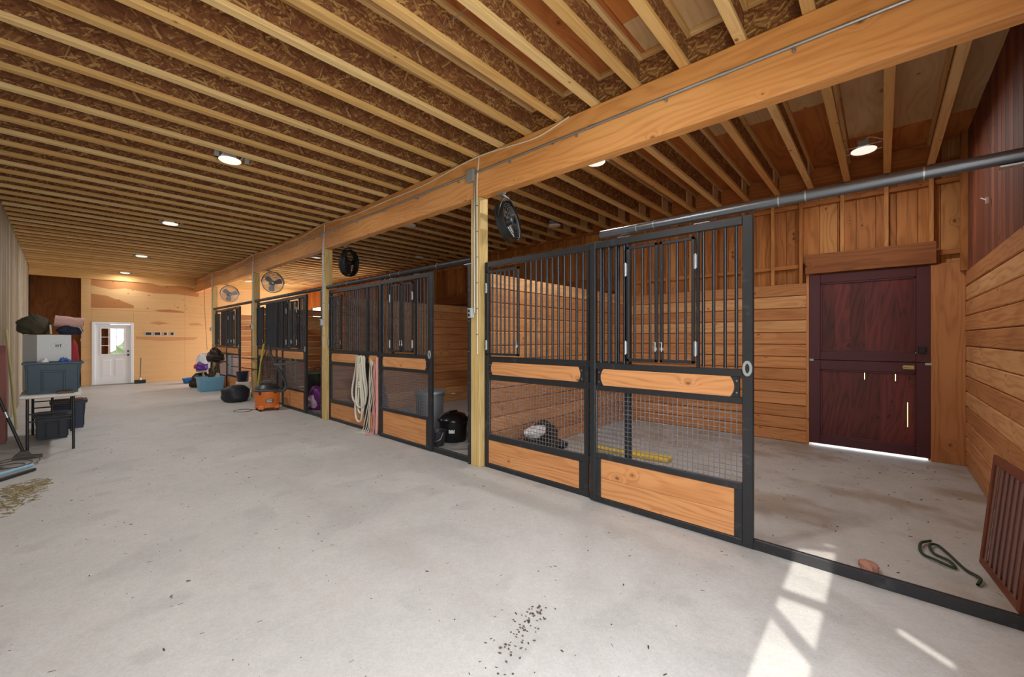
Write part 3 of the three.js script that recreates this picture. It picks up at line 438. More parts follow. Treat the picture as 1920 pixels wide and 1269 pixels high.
// ---------------------------------------------------------------- fans under the beam
function fan(d, turn, tilt, metal, label, y = 2.95) {
  const o = thing('cage_fan', label, 'fan', 3.46, 3.262, -d, 0, 'round cage fans under the beam'), body = new THREE.Group(); body.position.set(0.15, y - 3.262, 0); body.rotation.set(tilt, turn, 0, 'YXZ'); body.name = 'fan_head'; o.add(body);
  const cage = [], r = 0.235; for (const s of [-1, 1]) { for (const q of [1, 0.88, 0.76, 0.64, 0.52, 0.4, 0.28]) { const t = new THREE.TorusGeometry(r * q, 0.0028, 5, 40); t.translate(0, 0, s * (0.035 + 0.045 * (1 - q * q))); cage.push(t); } for (let i = 0; i < 16; i++) { const a = i / 16 * PI * 2; cage.push(tube([V3(Math.cos(a) * r, Math.sin(a) * r, s * 0.035), V3(Math.cos(a) * r * 0.6, Math.sin(a) * r * 0.6, s * 0.066), V3(Math.cos(a) * r * 0.2, Math.sin(a) * r * 0.2, s * 0.08)], 0.0022, 6, 4)); } }
  const rim = new THREE.TorusGeometry(r + 0.003, 0.008, 6, 48), rim2 = rim.clone(); rim.translate(0, 0, 0.035); rim2.translate(0, 0, -0.035);
  obj('cage', [...cage, rim, rim2], metal ? M.galv : M.black, body);
  if (!metal) { const dr = new THREE.CylinderGeometry(0.238, 0.238, 0.12, 40, 1, true); dr.rotateX(PI / 2); obj('shroud', dr, std({ color: 0x1c1f1e, roughness: 0.45, side: THREE.DoubleSide }), body); }
  const mot = new THREE.CylinderGeometry(0.062, 0.07, 0.13, 20); mot.rotateX(PI / 2); mot.translate(0, 0, -0.06); obj('motor', mot, metal ? plain(0x6b6d70, 0.4, 0.4) : M.black, body);
  for (let i = 0; i < 3; i++) { const s = new THREE.Shape(); s.moveTo(0.03, -0.02); s.quadraticCurveTo(0.1, -0.1, 0.2, -0.07); s.quadraticCurveTo(0.225, 0.0, 0.19, 0.06); s.quadraticCurveTo(0.1, 0.07, 0.03, 0.02); const g = new THREE.ExtrudeGeometry(s, { depth: 0.004, bevelEnabled: false }); g.rotateX(0.42); g.rotateZ(i * PI * 2 / 3 + 0.4); obj('blade', g, metal ? M.galvRough : M.black, body); }
  obj('hub', (() => { const g = new THREE.SphereGeometry(0.045, 16, 10); g.scale(1, 1, 0.6); g.translate(0, 0, 0.03); return g; })(), metal ? M.galv : M.black, body);
  const yk = []; for (let i = 0; i <= 12; i++) { const a = PI * i / 12; yk.push(V3(0.15 + Math.cos(a) * 0.255 * Math.cos(turn), y - 3.262 + Math.max(0, Math.sin(a)) * 0.275, -Math.cos(a) * 0.255 * Math.sin(turn))); }
  obj('yoke', tube(yk, 0.010, 30, 6), metal ? M.redwoodPaint : M.black, o); obj('mount', [bx(0.06, 0.012, 0.09, 0.03, -0.006, 0, 0.002), rod(V3(0.04, -0.01, 0), V3(0.15, y - 3.262 + 0.275, 0), 0.014)], M.greyBox, o);
}
M.redwoodPaint = plain(0x5a3a26, 0.5, 0.3);
fan(3.33, 0.3, -0.2, false, 'black cage fan seen side-on right of the nearest timber post');
fan(7.36, 0.55, 0.1, false, 'black round cage fan right of the second timber post');
fan(11.42, -0.1, 0.1, true, 'chrome cage fan hanging between the second and third timber posts');
fan(15.36, -0.1, 0.1, true, 'chrome cage fan farthest away beside the last post');

// ---------------------------------------------------------------- conduit, cables, boxes
{
  const c = thing('beam_conduit', 'grey metal electrical conduit running along the side of the beam', 'conduit', PX - 0.013, 3.555, -9.1);
  const g = new THREE.CylinderGeometry(0.0125, 0.0125, 19.9, 10); g.rotateX(PI / 2); obj('pipe', g, M.galv, c);
  const clip = bx(0.02, 0.05, 0.02, 0.003, -0.018, 0, 0.003); for (let d = 0.45; d < 18.5; d += 0.88) shared('clip', clip, M.galv, c, 0, 0, 9.1 - d);
  const coup = new THREE.CylinderGeometry(0.0155, 0.0155, 0.06, 10); coup.rotateX(PI / 2); for (const d of [0.9, 2.05, 4.9, 7.8]) shared('coupling', coup, M.galv, c, 0, 0, 9.1 - d);
  const pts = []; for (let d = 2.3; d <= 18.6; d += 0.4) pts.push(W3(PX - 0.008, d < 2.6 ? 3.742 : 3.735 - 0.075 * Math.abs(Math.sin((d - 3.67) / PITCH * PI)) - 0.012 * Math.sin(d * 3), d));
  tag(obj('wiring_cable', tube(pts, 0.008, 260, 6), M.cream), 'cream electrical cable draped along the top edge of the beam', 'cable');
  const names = ['nearest', 'second', 'third', 'farthest'];
  posts.slice(1).forEach((d, i) => {
    const e = thing('post_conduit', names[i] + ' upright metal conduit fixed to the face of a timber post', 'conduit', PX - 0.012, 0, -d, 0, 'upright conduits on posts');
    obj('pipe', rod(V3(0, 1.86, 0.0), V3(0, 3.62, 0.0), 0.0115, 10), M.galv, e);
    if (i === 0) obj('junction_box', bx(0.05, 0.15, 0.12, -0.014, 3.53, -0.05, 0.005), M.greyBox, e);
    obj('outlet_box', [bx(0.05, 0.12, 0.075, -0.014, 1.86, i === 0 ? -0.05 : -0.03, 0.006)], M.outlet, e); obj('socket', [bx(0.006, 0.035, 0.03, -0.048, 1.885, i === 0 ? -0.05 : -0.03, 0.002), bx(0.006, 0.035, 0.03, -0.048, 1.835, i === 0 ? -0.05 : -0.03, 0.002)], M.black, e);
    const h = thing('post_cable', names[i] + ' cream cable running down the face of a timber post', 'cable', PX - 0.01, 0, -d, 0, 'cream cables on posts');
    obj('cable', tube([V3(0, 3.72, 0.075), V3(-0.004, 3.45, 0.05), V3(-0.002, 3.2, 0.045), V3(-0.003, 2.6, 0.05), V3(-0.002, 2.0, 0.05), V3(-0.003, 1.36, 0.055)], 0.0085, 40, 6), M.cream, h);
    for (let y = 1.6; y < 3.2; y += 0.31) obj('staple', bx(0.012, 0.008, 0.026, -0.006, y, 0.05, 0.002), M.black, h);
  });
  tag(obj('drop_cable', tube([W3(PX + 0.0, 3.255, 17.6), W3(PX + 0.01, 3.2, 17.62), W3(PX + 0.0, 2.6, 17.55), W3(PX + 0.03, 1.8, 17.5), W3(PX + 0.05, 1.15, 17.45)], 0.007, 40, 6), plain(0x6b5a48)), 'thin dark cable hanging from the end of the beam', 'cable');
  tag(obj('ceiling_wire', rod(W3(1.91, 3.86, -0.4), W3(1.91, 3.86, 6.5), 0.003, 6), M.galv), 'thin straight metal wire threaded through the aisle joists', 'wire');
}
// ---------------------------------------------------------------- soft and plastic things
const P = { tealTote: plain(0x16313f, 0.42), darkTote: plain(0x20242c, 0.45), navyTote: plain(0x232c42, 0.45), blueTote: plain(0x6fa6c4, 0.35), carton: plain(0xd2d6d6, 0.7), olive: plain(0x3c3626, 0.9), pink: plain(0xc49a92, 0.7), navy: plain(0x1d2238, 0.8), red: plain(0x94202c, 0.75), orange: plain(0xd9722c, 0.42), rope: plain(0xcfc8b8, 0.85), ropePink: plain(0xcf968c, 0.85), plasticWhite: plain(0xdadadd, 0.35), purple: plain(0x5a2f86, 0.4), tubBlue: plain(0x2f7fc4, 0.4), yellow: plain(0xe6c234, 0.6), brown: plain(0x4a3524, 0.85) };
function tote(name, label, w, h, dep, x, y, d, turn, mat, lid, grp) {   // tapered storage box with rim, front recess ribs
  const o = thing(name, label, 'tote', x, y, -d, turn, grp), k = 0.86, t = 0.008, ring = (yy, f) => [[-w / 2 * f, yy, -dep / 2 * f], [w / 2 * f, yy, -dep / 2 * f], [w / 2 * f, yy, dep / 2 * f], [-w / 2 * f, yy, dep / 2 * f]];
  const pos = [], quad = (a, b, c, e) => pos.push(...a, ...b, ...c, ...a, ...c, ...e), lo = ring(0, k), hi = ring(h, 1), li = lo.map(([p, , q]) => [p * 0.97, t, q * 0.97]), hi2 = hi.map(([p, q, r]) => [p * 0.97, q, r * 0.97]);
  for (let i = 0; i < 4; i++) { const j = (i + 1) % 4; quad(lo[j], lo[i], hi[i], hi[j]); quad(li[i], li[j], hi2[j], hi2[i]); quad(hi[j], hi[i], hi2[i], hi2[j]); } quad(...lo); quad(li[3], li[2], li[1], li[0]);
  const g = new THREE.BufferGeometry(); g.setAttribute('position', new THREE.Float32BufferAttribute(pos, 3)); g.setAttribute('uv', new THREE.Float32BufferAttribute(new Float32Array(pos.length / 3 * 2), 2)); g.computeVertexNormals();
  obj('body', g, mat, o);
  obj('rim', [bx(w + 0.04, 0.03, 0.02, 0, h - 0.012, dep / 2 + 0.006, 0.006), bx(w + 0.04, 0.03, 0.02, 0, h - 0.012, -dep / 2 - 0.006, 0.006), bx(0.02, 0.03, dep, w / 2 + 0.006, h - 0.012, 0, 0.006), bx(0.02, 0.03, dep, -w / 2 - 0.006, h - 0.012, 0, 0.006)], mat, o);
  const lean = Math.atan2(dep * (1 - k) / 2, h), rib = (x0, x1, y0, y1) => { const q = bx(x1 - x0, y1 - y0, 0.014, (x0 + x1) / 2, 0, 0, 0.004); q.rotateX(lean); q.translate(0, (y0 + y1) / 2, dep / 2 * (k + (1 - k) * (y0 + y1) / 2 / h) + 0.002); return q; };
  obj('front_rib', [rib(-w * 0.22, -w * 0.18, 0.03, h * 0.72), rib(w * 0.16, w * 0.2, 0.03, h * 0.72), rib(-w * 0.22, w * 0.2, h * 0.68, h * 0.75), rib(-w * 0.47, -w * 0.43, h * 0.1, h * 0.9), rib(w * 0.42, w * 0.46, h * 0.1, h * 0.9)], mat, o);
  if (lid) { obj('lid', [bx(w + 0.05, 0.02, dep + 0.05, 0, h + 0.012, 0, 0.008), bx(w * 0.86, 0.018, dep * 0.84, 0, h + 0.028, 0, 0.008)], lid, o); }
  return o;
}
function crumple(g, amp, f, seed) { const p = g.attributes.position, n = g.attributes.normal; for (let i = 0; i < p.count; i++) { const x = p.getX(i), y = p.getY(i), z = p.getZ(i), k = amp * (Math.sin(f * x + seed) * Math.sin(f * 1.3 * y + 2 * seed) + 0.7 * Math.sin(f * 1.7 * z + seed * 3 + x * f) + 0.4 * Math.sin(f * 3.1 * (x + y - z) + seed)); p.setXYZ(i, x + n.getX(i) * k, Math.max(0, y + n.getY(i) * k * 0.6), z + n.getZ(i) * k); } g.computeVertexNormals(); return g; }
// folding table and what is on it
{
  const t = thing('folding_table', 'white topped folding table with dark metal legs against the left wall', 'table', -0.08, 0, -9.3);
  obj('table_top', bx(0.58, 0.045, 1.8, 0, 0.765, 0, 0.012), plain(0xc6c4bc, 0.5), t);
  for (const z of [0.86, -0.78]) { for (const x of [-0.215, 0.205]) obj('leg', rod(V3(x, 0, z), V3(x, 0.745, z - 0.03), 0.016, 10), M.darkSteel, t); obj('crossbar', [rod(V3(-0.215, 0.43, z - 0.016), V3(0.205, 0.43, z - 0.016), 0.011, 8), rod(V3(-0.215, 0.53, z - 0.02), V3(0.205, 0.53, z - 0.02), 0.009, 8)], M.darkSteel, t); obj('brace', rod(V3(0, 0.5, z - 0.02), V3(0, 0.742, z * 0.55), 0.009, 8), M.darkSteel, t); }
  const big = tote('storage_tote', 'large dark teal plastic tote standing open on the folding table', 0.54, 0.43, 0.4, -0.06, 0.789, 8.74, 0, P.tealTote);
  tag(obj('clear_bag', crumple((() => { const g = lump(0.09, 0.46, 0.1, 3, 0.1, 2.0); g.translate(-0.17, 0.81, -8.74); return g; })(), 0.006, 60, 2), P.plasticWhite), 'crumpled white plastic bag poking out of the teal tote', 'bag');
  tag(obj('blue_bundle', (() => { const g = lump(0.09, 0.47, 0.1, 8, 0.08, 2.0); g.translate(0.05, 0.81, -8.74); return g; })(), plain(0x23529a, 0.6)), 'blue bundle of cloth poking out of the teal tote', 'cloth');
  const bxo = thing('carton', 'tall white cardboard box printed HT on the folding table', 'box', -0.13, 0.789, -9.24, 0.42);
  obj('body', bx(0.37, 0.815, 0.37, 0, 0.4075, 0, 0.004), P.carton, bxo); obj('tape', bx(0.05, 0.002, 0.372, 0.02, 0.8165, 0, 0), plain(0xbda98a, 0.4), bxo);
  const c = document.createElement('canvas'); c.width = 512; c.height = 256; const g = c.getContext('2d'); g.fillStyle = '#d4d8d8'; g.fillRect(0, 0, 512, 256); g.strokeStyle = '#9aa09f'; g.lineWidth = 7; g.beginPath(); g.ellipse(256, 128, 225, 108, 0, 0, 7); g.stroke(); g.fillStyle = '#26292b'; g.font = 'bold 150px sans-serif'; g.textAlign = 'center'; g.textBaseline = 'middle'; g.fillText('HT', 256, 134);
  const pt = new THREE.CanvasTexture(c); pt.colorSpace = THREE.SRGBColorSpace; const pl = new THREE.PlaneGeometry(0.2, 0.1); pl.translate(0.04, 0.655, 0.1865); obj('print', pl, std({ map: pt, roughness: 0.7 }), bxo);
  tag(obj('duffel_bag', crumple((() => { const q = lump(0.15, 0.27, 0.16, 1, 0.1, 1.8); q.translate(-0.26, 1.614, -9.24); return q; })(), 0.008, 40, 1), P.olive), 'dark olive duffel bag lying on top of the white box', 'bag');
  const sl = thing('rolled_blanket', 'rolled pinkish blanket with navy lining on the stack on the table', 'blanket', 0.06, 1.61, -9.3); const ro = new THREE.CylinderGeometry(0.085, 0.085, 0.3, 24, 6); ro.rotateZ(PI / 2 - 0.12); ro.translate(0.03, 0.19, 0); obj('roll', crumple(ro, 0.006, 45, 4), P.pink, sl); obj('lining', crumple((() => { const q = lump(0.13, 0.14, 0.12, 5, 0.1); q.translate(0.04, 0, 0); return q; })(), 0.005, 50, 3), P.navy, sl); obj('strap', tube([V3(0.13, 0.13, 0.08), V3(0.17, 0.03, 0.11), V3(0.15, -0.1, 0.13)], 0.007, 16, 6), plain(0xb9aa98), sl);
  tag(obj('red_sack', crumple((() => { const q = lump(0.07, 0.76, 0.1, 9, 0.05, 1.4); q.translate(0.13, 0.792, -9.66); return q; })(), 0.006, 30, 6), P.red), 'red sack standing upright behind the teal tote', 'sack');
  tag(obj('wooden_handle', rod(W3(-0.09, 1.617, 9.04), W3(-0.1, 1.75, 9.08), 0.011, 8), plain(0xc9bc9a)), 'pale wooden stick propped on top of the white box', 'stick');
  tote('storage_tote', 'black ribbed tote with lid on the floor under the folding table', 0.36, 0.36, 0.42, -0.08, 0, 9.66, 0, P.darkTote, P.darkTote); tote('storage_tote', 'navy tote on the floor beyond the end of the folding table', 0.4, 0.46, 0.38, 0.1, 0, 10.5, 0, P.navyTote, P.brown);
  tag(obj('brown_box', bx(0.16, 0.03, 0.14, 0.05, 0.804, -8.47, 0.005), plain(0x5b4638, 0.7)), 'flat brown box lying in front of the teal tote', 'box');
}
// tools by the left wall
{
  const s = thing('floor_scraper', 'black scraper with blue foam grip leaning on the left wall', 'scraper', -0.31, 0, -8.15);
  const a = V3(0, 0.07, 0), b = V3(-0.30, 1.14, -0.05); obj('shaft', rod(a, b, 0.016, 10), M.black, s); const c = a.clone().lerp(b, 0.8), e = b.clone().add(b.clone().sub(a).normalize().multiplyScalar(0.06)); obj('grip', rod(c, e, 0.024, 12), plain(0x3c557e, 0.75), s); obj('collar', rod(a.clone().lerp(b, 0.45), a.clone().lerp(b, 0.52), 0.019, 10), M.galv, s);
  const h = prism([[-0.03, 0.1], [0.03, 0.1], [0.06, 0.04], [0.15, 0.03], [0.15, 0], [-0.1, 0], [-0.09, 0.04]], 0.05, 0.004); h.translate(0, 0.005, -0.03); obj('head', h, plain(0x4a443c, 0.6, 0.3), s);
  tag(obj('blue_pipe', rod(W3(-0.62, 0.045, 7.05), W3(-0.22, 0.045, 7.5), 0.02, 10), plain(0x8ab4cc, 0.4)), 'pale blue plastic pipe lying on the floor by the left wall', 'pipe');
  tag(obj('black_rod', rod(W3(-0.62, 0.02, 6.85), W3(-0.2, 0.02, 7.36), 0.018, 8), plain(0x2c2a28, 0.6)), 'dark rod lying on the floor beside the pale blue pipe', 'rod');
  tag(obj('wire_coil', [0, 1, 2].map((k) => { const t = new THREE.TorusGeometry(0.13 + 0.02 * k, 0.006, 6, 32); t.rotateX(PI / 2 + 0.08 * k); t.translate(-0.42 + 0.04 * k, 0.02 + 0.012 * k, -7.75 - 0.03 * k); return t; }), plain(0x55504a, 0.5)), 'loose coil of dark hose on the floor by the scraper', 'hose');
  tag(obj('fork_handle', rod(W3(-0.5, 0.0, 10.9), W3(-0.61, 1.7, 10.9), 0.016, 8), plain(0xb8b07a)), 'pale wooden tool handle leaning on the grey board wall', 'handle');
  tag(obj('red_crate', bx(0.1, 1.45, 0.3, -0.59, 0.725, -9.75, 0.006), plain(0x8e5a52, 0.8)), 'tall faded red board leaning at the left edge of the picture', 'board');
}
// things at the far wall
{
  const b = thing('broom', 'push broom standing by the white door', 'broom', 1.85, 0, -19.0); obj('head', bx(0.3, 0.05, 0.07, 0, 0.10, 0, 0.006), M.black, b); obj('bristles', bx(0.29, 0.085, 0.06, 0, 0.043, 0, 0.01), plain(0x30343a, 0.9), b); obj('handle', rod(V3(0, 0.11, 0), V3(0.03, 0.88, -0.08), 0.013, 10), plain(0x5c5048), b); obj('socket', cyl(0.05, 0.02, 0.09, 0, 0.12, 0, 12), plain(0xc8b8b0), b);
  [[2.09, 0.15], [2.33, 0.15], [2.55, 0.075], [2.74, 0.075]].forEach(([x, w], i) => { const o = thing('wall_plate', ['leftmost wide black switch plate on the plywood wall', 'second wide black switch plate on the plywood wall', 'first narrow black switch plate right of the wide ones', 'rightmost narrow black switch plate on the plywood wall'][i], 'switch', x, 1.72, -FAR, 0, 'switch plates on the far wall'); obj('surround', bx(w + 0.05, 0.13, 0.01, 0, 0, 0.005, 0.003), M.outlet, o); obj('opening', bx(w, 0.095, 0.014, 0, 0, 0.008, 0.002), M.black, o); });
  const tb = thing('rubber_tub', 'low bright blue tub on the floor by the far wall', 'tub', 3.05, 0, -17.9); obj('shell', lathe([[0, 0], [0.19, 0], [0.23, 0.17], [0.245, 0.18], [0.22, 0.175], [0.18, 0.02], [0, 0.02]], 28), P.tubBlue, tb);
  const fb = thing('feed_sack', 'white and purple printed feed sack heaped by the last post', 'sack', 3.08, 0.475, -16.2); obj('sack', crumple(lump(0.2, 0.62, 0.2, 4, 0.08, 1.5), 0.01, 26, 2), P.plasticWhite, fb); obj('purple_print', crumple((() => { const q = lump(0.17, 0.3, 0.12, 6, 0.08); q.translate(-0.04, 0.06, 0.12); return q; })(), 0.008, 30, 5), P.purple, fb); obj('red_print', (() => { const q = lump(0.05, 0.14, 0.06, 7, 0.05); q.translate(-0.2, 0.12, 0.06); return q; })(), plain(0xb83a38, 0.5), fb);
  tag(obj('black_bundle', crumple((() => { const q = lump(0.3, 0.44, 0.32, 2, 0.1); q.translate(3.05, 0, -16.2); return q; })(), 0.012, 22, 7), M.black), 'black bundle on the floor under the white and purple sack', 'bundle');
  tote('storage_tote', 'light blue open tote heaped with tack near the last post', 0.62, 0.42, 0.42, 2.98, 0, 14.75, 0, P.blueTote);
  [[2.82, 0.10, 0.48, 0x8c8478, 'grey tack pad heaped in the light blue tote'], [2.99, 0.1, 0.66, 0x3a2a22, 'dark brown leather tack heaped in the light blue tote'], [3.16, 0.1, 0.5, 0xbdb4b0, 'pale cloth heaped in the right of the light blue tote']].forEach(([x, r, h, col, lb], i) => tag(obj('tack_bundle', crumple((() => { const q = lump(r * 0.72, h, r * 1.0, 11 + i, 0.1); q.translate(x, 0.03, -14.75); return q; })(), 0.01, 30, i), plain(col, 0.8)), lb, 'tack'));
  tag(obj('leather_strap', tube([W3(3.05, 0.62, 14.7), W3(3.15, 0.8, 14.6), W3(3.3, 0.86, 14.5), W3(3.35, 0.75, 14.42)], 0.02, 20, 6), P.brown), 'brown leather strap sticking up out of the light blue tote', 'strap');
  tag(obj('saddle', crumple((() => { const q = lump(0.2, 0.36, 0.24, 21, 0.16); q.translate(3.18, 0.875, -15.15); return q; })(), 0.012, 22, 3), plain(0x2e211b, 0.5)), 'dark brown saddle piled by the farthest stall panel', 'saddle'); tag(obj('saddle_stand', [bx(0.3, 0.03, 0.4, 3.18, 0.845, -15.15, 0.004), rod(W3(3.06, 0, 15.0), W3(3.1, 0.84, 15.1), 0.018), rod(W3(3.3, 0, 15.0), W3(3.26, 0.84, 15.1), 0.018), rod(W3(3.06, 0, 15.32), W3(3.1, 0.84, 15.2), 0.018), rod(W3(3.3, 0, 15.32), W3(3.26, 0.84, 15.2), 0.018)], M.darkSteel), 'dark trestle stand under the brown saddle', 'stand');
}
// shop vacuum and its neighbours
{
  const v = thing('shop_vacuum', 'orange drum shop vacuum with black lid and hose', 'vacuum', 3.03, 0, -9.95, -0.35);
  const drum = lathe([[0, 0.06], [0.2, 0.06], [0.225, 0.08], [0.245, 0.4], [0.25, 0.41], [0.245, 0.42], [0, 0.42]], 36); obj('drum', drum, P.orange, v);
  obj('foot', [0, 1, 2, 3].map((k) => { const a = k * PI / 2 + 0.5; return bx(0.12, 0.09, 0.12, Math.cos(a) * 0.2, 0.075, Math.sin(a) * 0.2, 0.02); }), P.orange, v);
  for (let k = 0; k < 4; k++) { const a = k * PI / 2 + 0.5, g = new THREE.CylinderGeometry(0.032, 0.032, 0.03, 16); g.rotateZ(PI / 2); g.translate(Math.cos(a) * 0.23, 0.032, Math.sin(a) * 0.23); obj('caster', g, M.black, v); }
  obj('rim', lathe([[0.2, 0.42], [0.262, 0.415], [0.266, 0.44], [0.25, 0.455], [0.2, 0.46]], 36), plain(0x4a4c50, 0.45), v);
  obj('lid', lathe([[0.25, 0.455], [0.235, 0.49], [0.205, 0.51], [0.19, 0.55], [0.13, 0.575], [0, 0.58]], 30), plain(0x2a2d2b, 0.4), v); obj('carry_handle', tube([V3(-0.15, 0.52, 0.1), V3(-0.1, 0.61, 0.12), V3(0.06, 0.63, 0.12), V3(0.15, 0.53, 0.1)], 0.017, 24, 8), plain(0x50544c, 0.5), v);
  obj('clasp', [bx(0.05, 0.1, 0.02, -0.12, 0.40, 0.225, 0.006), bx(0.06, 0.05, 0.04, 0.16, 0.405, 0.2, 0.008)], M.black, v);
  const pl = obj('label_plate', (() => { const g = new THREE.CylinderGeometry(0.243, 0.237, 0.085, 16, 1, true, -0.06, 0.62); g.translate(0, 0.215, 0); return g; })(), plain(0x3a2f36, 0.5), v);
  obj('label_line', [0, 1].map((k) => { const g = new THREE.CylinderGeometry(0.2425, 0.2415, 0.02, 16, 1, true, 0.0, 0.47); g.translate(0, 0.235 - k * 0.036, 0); g.scale(1.006, 1, 1.006); return g; }), plain(0xc9ccd4, 0.5), pl);
  const hose = []; for (const p of [[0.2, 0.42, 0.12], [0.3, 0.4, 0.13], [0.36, 0.47, 0.08], [0.33, 0.62, 0.02], [0.24, 0.8, -0.06], [0.14, 1.0, -0.12], [0.06, 1.2, -0.16], [0.02, 1.42, -0.16]]) hose.push(V3(...p)); const hg = tube(hose, 0.027, 90, 10), hp = hg.attributes.position, hn = hg.attributes.normal; for (let i = 0; i < hp.count; i++) { const k = Math.floor(i / 11) % 2 ? 0.003 : -0.002; hp.setXYZ(i, hp.getX(i) + hn.getX(i) * k, hp.getY(i) + hn.getY(i) * k, hp.getZ(i) + hn.getZ(i) * k); } obj('hose', hg, plain(0x3a3c40, 0.5), v);
  const cord = []; for (let i = 0; i <= 24; i++) { const a = i / 24 * PI * 2; cord.push(W3(2.62 + 0.16 * Math.cos(a), 0.008, 10.15 + 0.2 * Math.sin(a))); } cord.push(W3(2.85, 0.008, 10.1), W3(2.9, 0.01, 10.05)); tag(obj('power_cord', tube(cord, 0.005, 80, 6), M.black), 'thin black cord looped on the floor beside the shop vacuum', 'cord');
  tag(obj('black_bag', crumple((() => { const q = lump(0.3, 0.42, 0.3, 14, 0.06, 1.5); q.translate(2.9, 0, -11.85); return q; })(), 0.008, 24, 4), plain(0x1d1f26, 0.55)), 'large black bag slumped on the floor left of the shop vacuum', 'bag');
  const bk = thing('bucket', 'black bucket standing on a white crate behind the black bag', 'bucket', 3.22, 0.42, -12.45); obj('shell', lathe([[0, 0], [0.12, 0], [0.15, 0.26], [0.16, 0.27], [0.14, 0.262], [0.11, 0.01], [0, 0.01]], 28), plain(0x1b2030, 0.4), bk); tag(obj('white_crate', [bx(0.3, 0.16, 0.3, 3.22, 0.08, -12.45, 0.02), bx(0.28, 0.26, 0.28, 3.22, 0.29, -12.45, 0.02)], plain(0xcfc6bd, 0.6)), 'pale crate under the black bucket', 'crate');
  const yl = thing('yellow_level', 'yellow-green pole leaning against the stall front behind the vacuum', 'pole', 3.32, 0, -11.75); obj('pole', rod(V3(0, 0.02, 0), V3(0.08, 1.42, 0.34), 0.024, 8), plain(0xb9b04a, 0.6), yl);
  const rk = thing('saddle_rack', 'grey metal saddle rack bracket on the stall door right of the vacuum hose', 'rack', 3.375, 0, -9.6); obj('arm', [rod(V3(0, 1.02, 0), V3(-0.32, 1.0, 0.02), 0.014), rod(V3(0, 1.02, 0.3), V3(-0.32, 1.0, 0.3), 0.014), rod(V3(-0.32, 1.0, 0.02), V3(-0.32, 1.0, 0.3), 0.014), rod(V3(0, 0.72, 0.15), V3(-0.3, 0.99, 0.15), 0.012)], plain(0x6e7270, 0.45, 0.5), rk); obj('backplate', [bx(0.02, 0.5, 0.05, 0.006, 0.86, 0, 0.003), bx(0.02, 0.5, 0.05, 0.006, 0.86, 0.3, 0.003), bx(0.02, 0.04, 0.3, 0.004, 0.72, 0.15, 0.003)], plain(0x6e7270, 0.45, 0.5), rk);
  tag(obj('bridle', [tube([W3(3.425, 1.3, 10.9), W3(3.34, 1.1, 10.98), W3(3.34, 0.75, 10.95), W3(3.34, 0.6, 10.85), W3(3.34, 0.75, 10.76), W3(3.34, 1.1, 10.8), W3(3.425, 1.3, 10.9)], 0.011, 40, 6), tube([W3(3.425, 1.28, 11.3), W3(3.33, 0.9, 11.36), W3(3.34, 0.62, 11.3), W3(3.33, 0.9, 11.22), W3(3.425, 1.28, 11.3)], 0.011, 40, 6)], P.brown), 'dark leather straps hung on the stall panel behind the vacuum', 'bridle');
  for (const [y, lb] of [[1.03, 'upper dark bar across the farthest open stall doorway'], [0.76, 'lower dark bar across the farthest open stall doorway']]) tag(obj('stall_bar', rod(W3(3.36, y, 11.8), W3(3.36, y - 0.02, 14.1), 0.013, 8), P.brown), lb, 'bar', 'bars across the stall doorway');
}
// ropes on the second stall
{
  const r = thing('rope_coil', 'thick white rope coiled and hung on the stall panel', 'rope', 3.43, 0, -6.52);
  const loop = (w, y0, y1, x, sk, rad) => { const p = []; for (let i = 0; i < 20; i++) { const a = i / 20 * PI * 2; p.push(V3(x + 0.012 * Math.sin(a * 3 + sk), (y0 + y1) / 2 + (y1 - y0) / 2 * Math.cos(a), sk * 0.1 + w * Math.sin(a) * (0.65 - 0.4 * Math.cos(a)))); } return tube(p, rad, 70, 8, true); };
  obj('loop', [loop(0.26, 0.42, 1.26, -0.03, -0.9, 0.017), loop(0.15, 0.15, 1.25, -0.055, -0.2, 0.017), loop(0.22, 0.4, 1.26, -0.065, 0.6, 0.017), loop(0.12, 0.3, 1.24, -0.045, 0.3, 0.017), loop(0.13, 0.52, 1.25, -0.03, 0.9, 0.017)], P.rope, r);
  obj('wrap', [0, 1, 2].map((k) => { const t = new THREE.TorusGeometry(0.055, 0.015, 7, 20); t.scale(0.6, 1, 1.2); t.rotateX(PI / 2); t.translate(-0.05, 0.74 + 0.035 * k, 0.02); return t; }), P.rope, r);
  obj('hook', rod(V3(0.02, 1.27, 0), V3(-0.09, 1.28, 0), 0.008), M.darkSteel, r);
  const q = rngOf(5), ord = ['leftmost', 'second', 'third', 'rightmost'];
  for (let i = 0; i < 8; i++) {
    const pk = i > 3, f = pk ? i - 4 : i, z0 = pk ? -6.085 + f * 0.02 : -6.19 + f * 0.022, z1 = pk ? -6.17 + f * 0.034 : -6.42 + f * 0.062, x = 3.40, at = (y, q2) => V3(x - 0.006 - 0.012 * Math.sin(y * 9 + i * 1.7), y, z0 + (z1 - z0) * q2 + 0.008 * Math.sin(y * 11));
    tag(obj('lead_rope', tube([V3(x, 1.22 - 0.015 * i, z0), at(1.0, 0.03), at(0.8, 0.1), at(0.6, 0.22), at(0.4, 0.45), at(0.2, 0.72), V3(x - 0.03, 0.012, z1), V3(x - 0.07 - 0.08 * q(), 0.01, z1 - 0.02)], 0.0075, 44, 6), pk ? P.ropePink : P.rope), (pk ? ord[f] + ' thin pink lead rope between the white ropes and the thick pink rope' : ord[f] + ' thin white lead rope hanging right of the coiled rope'), 'rope', pk ? 'pink lead ropes on the stall panel' : 'white lead ropes on the stall panel');
  }
  tag(obj('pink_rope', tube([V3(3.40, 1.25, -5.985), V3(3.395, 0.8, -5.978), V3(3.39, 0.4, -5.972), V3(3.38, 0.04, -5.975)], 0.022, 40, 10), P.ropePink), 'thick pink rope bundle hanging beside the sliding door', 'rope');
}
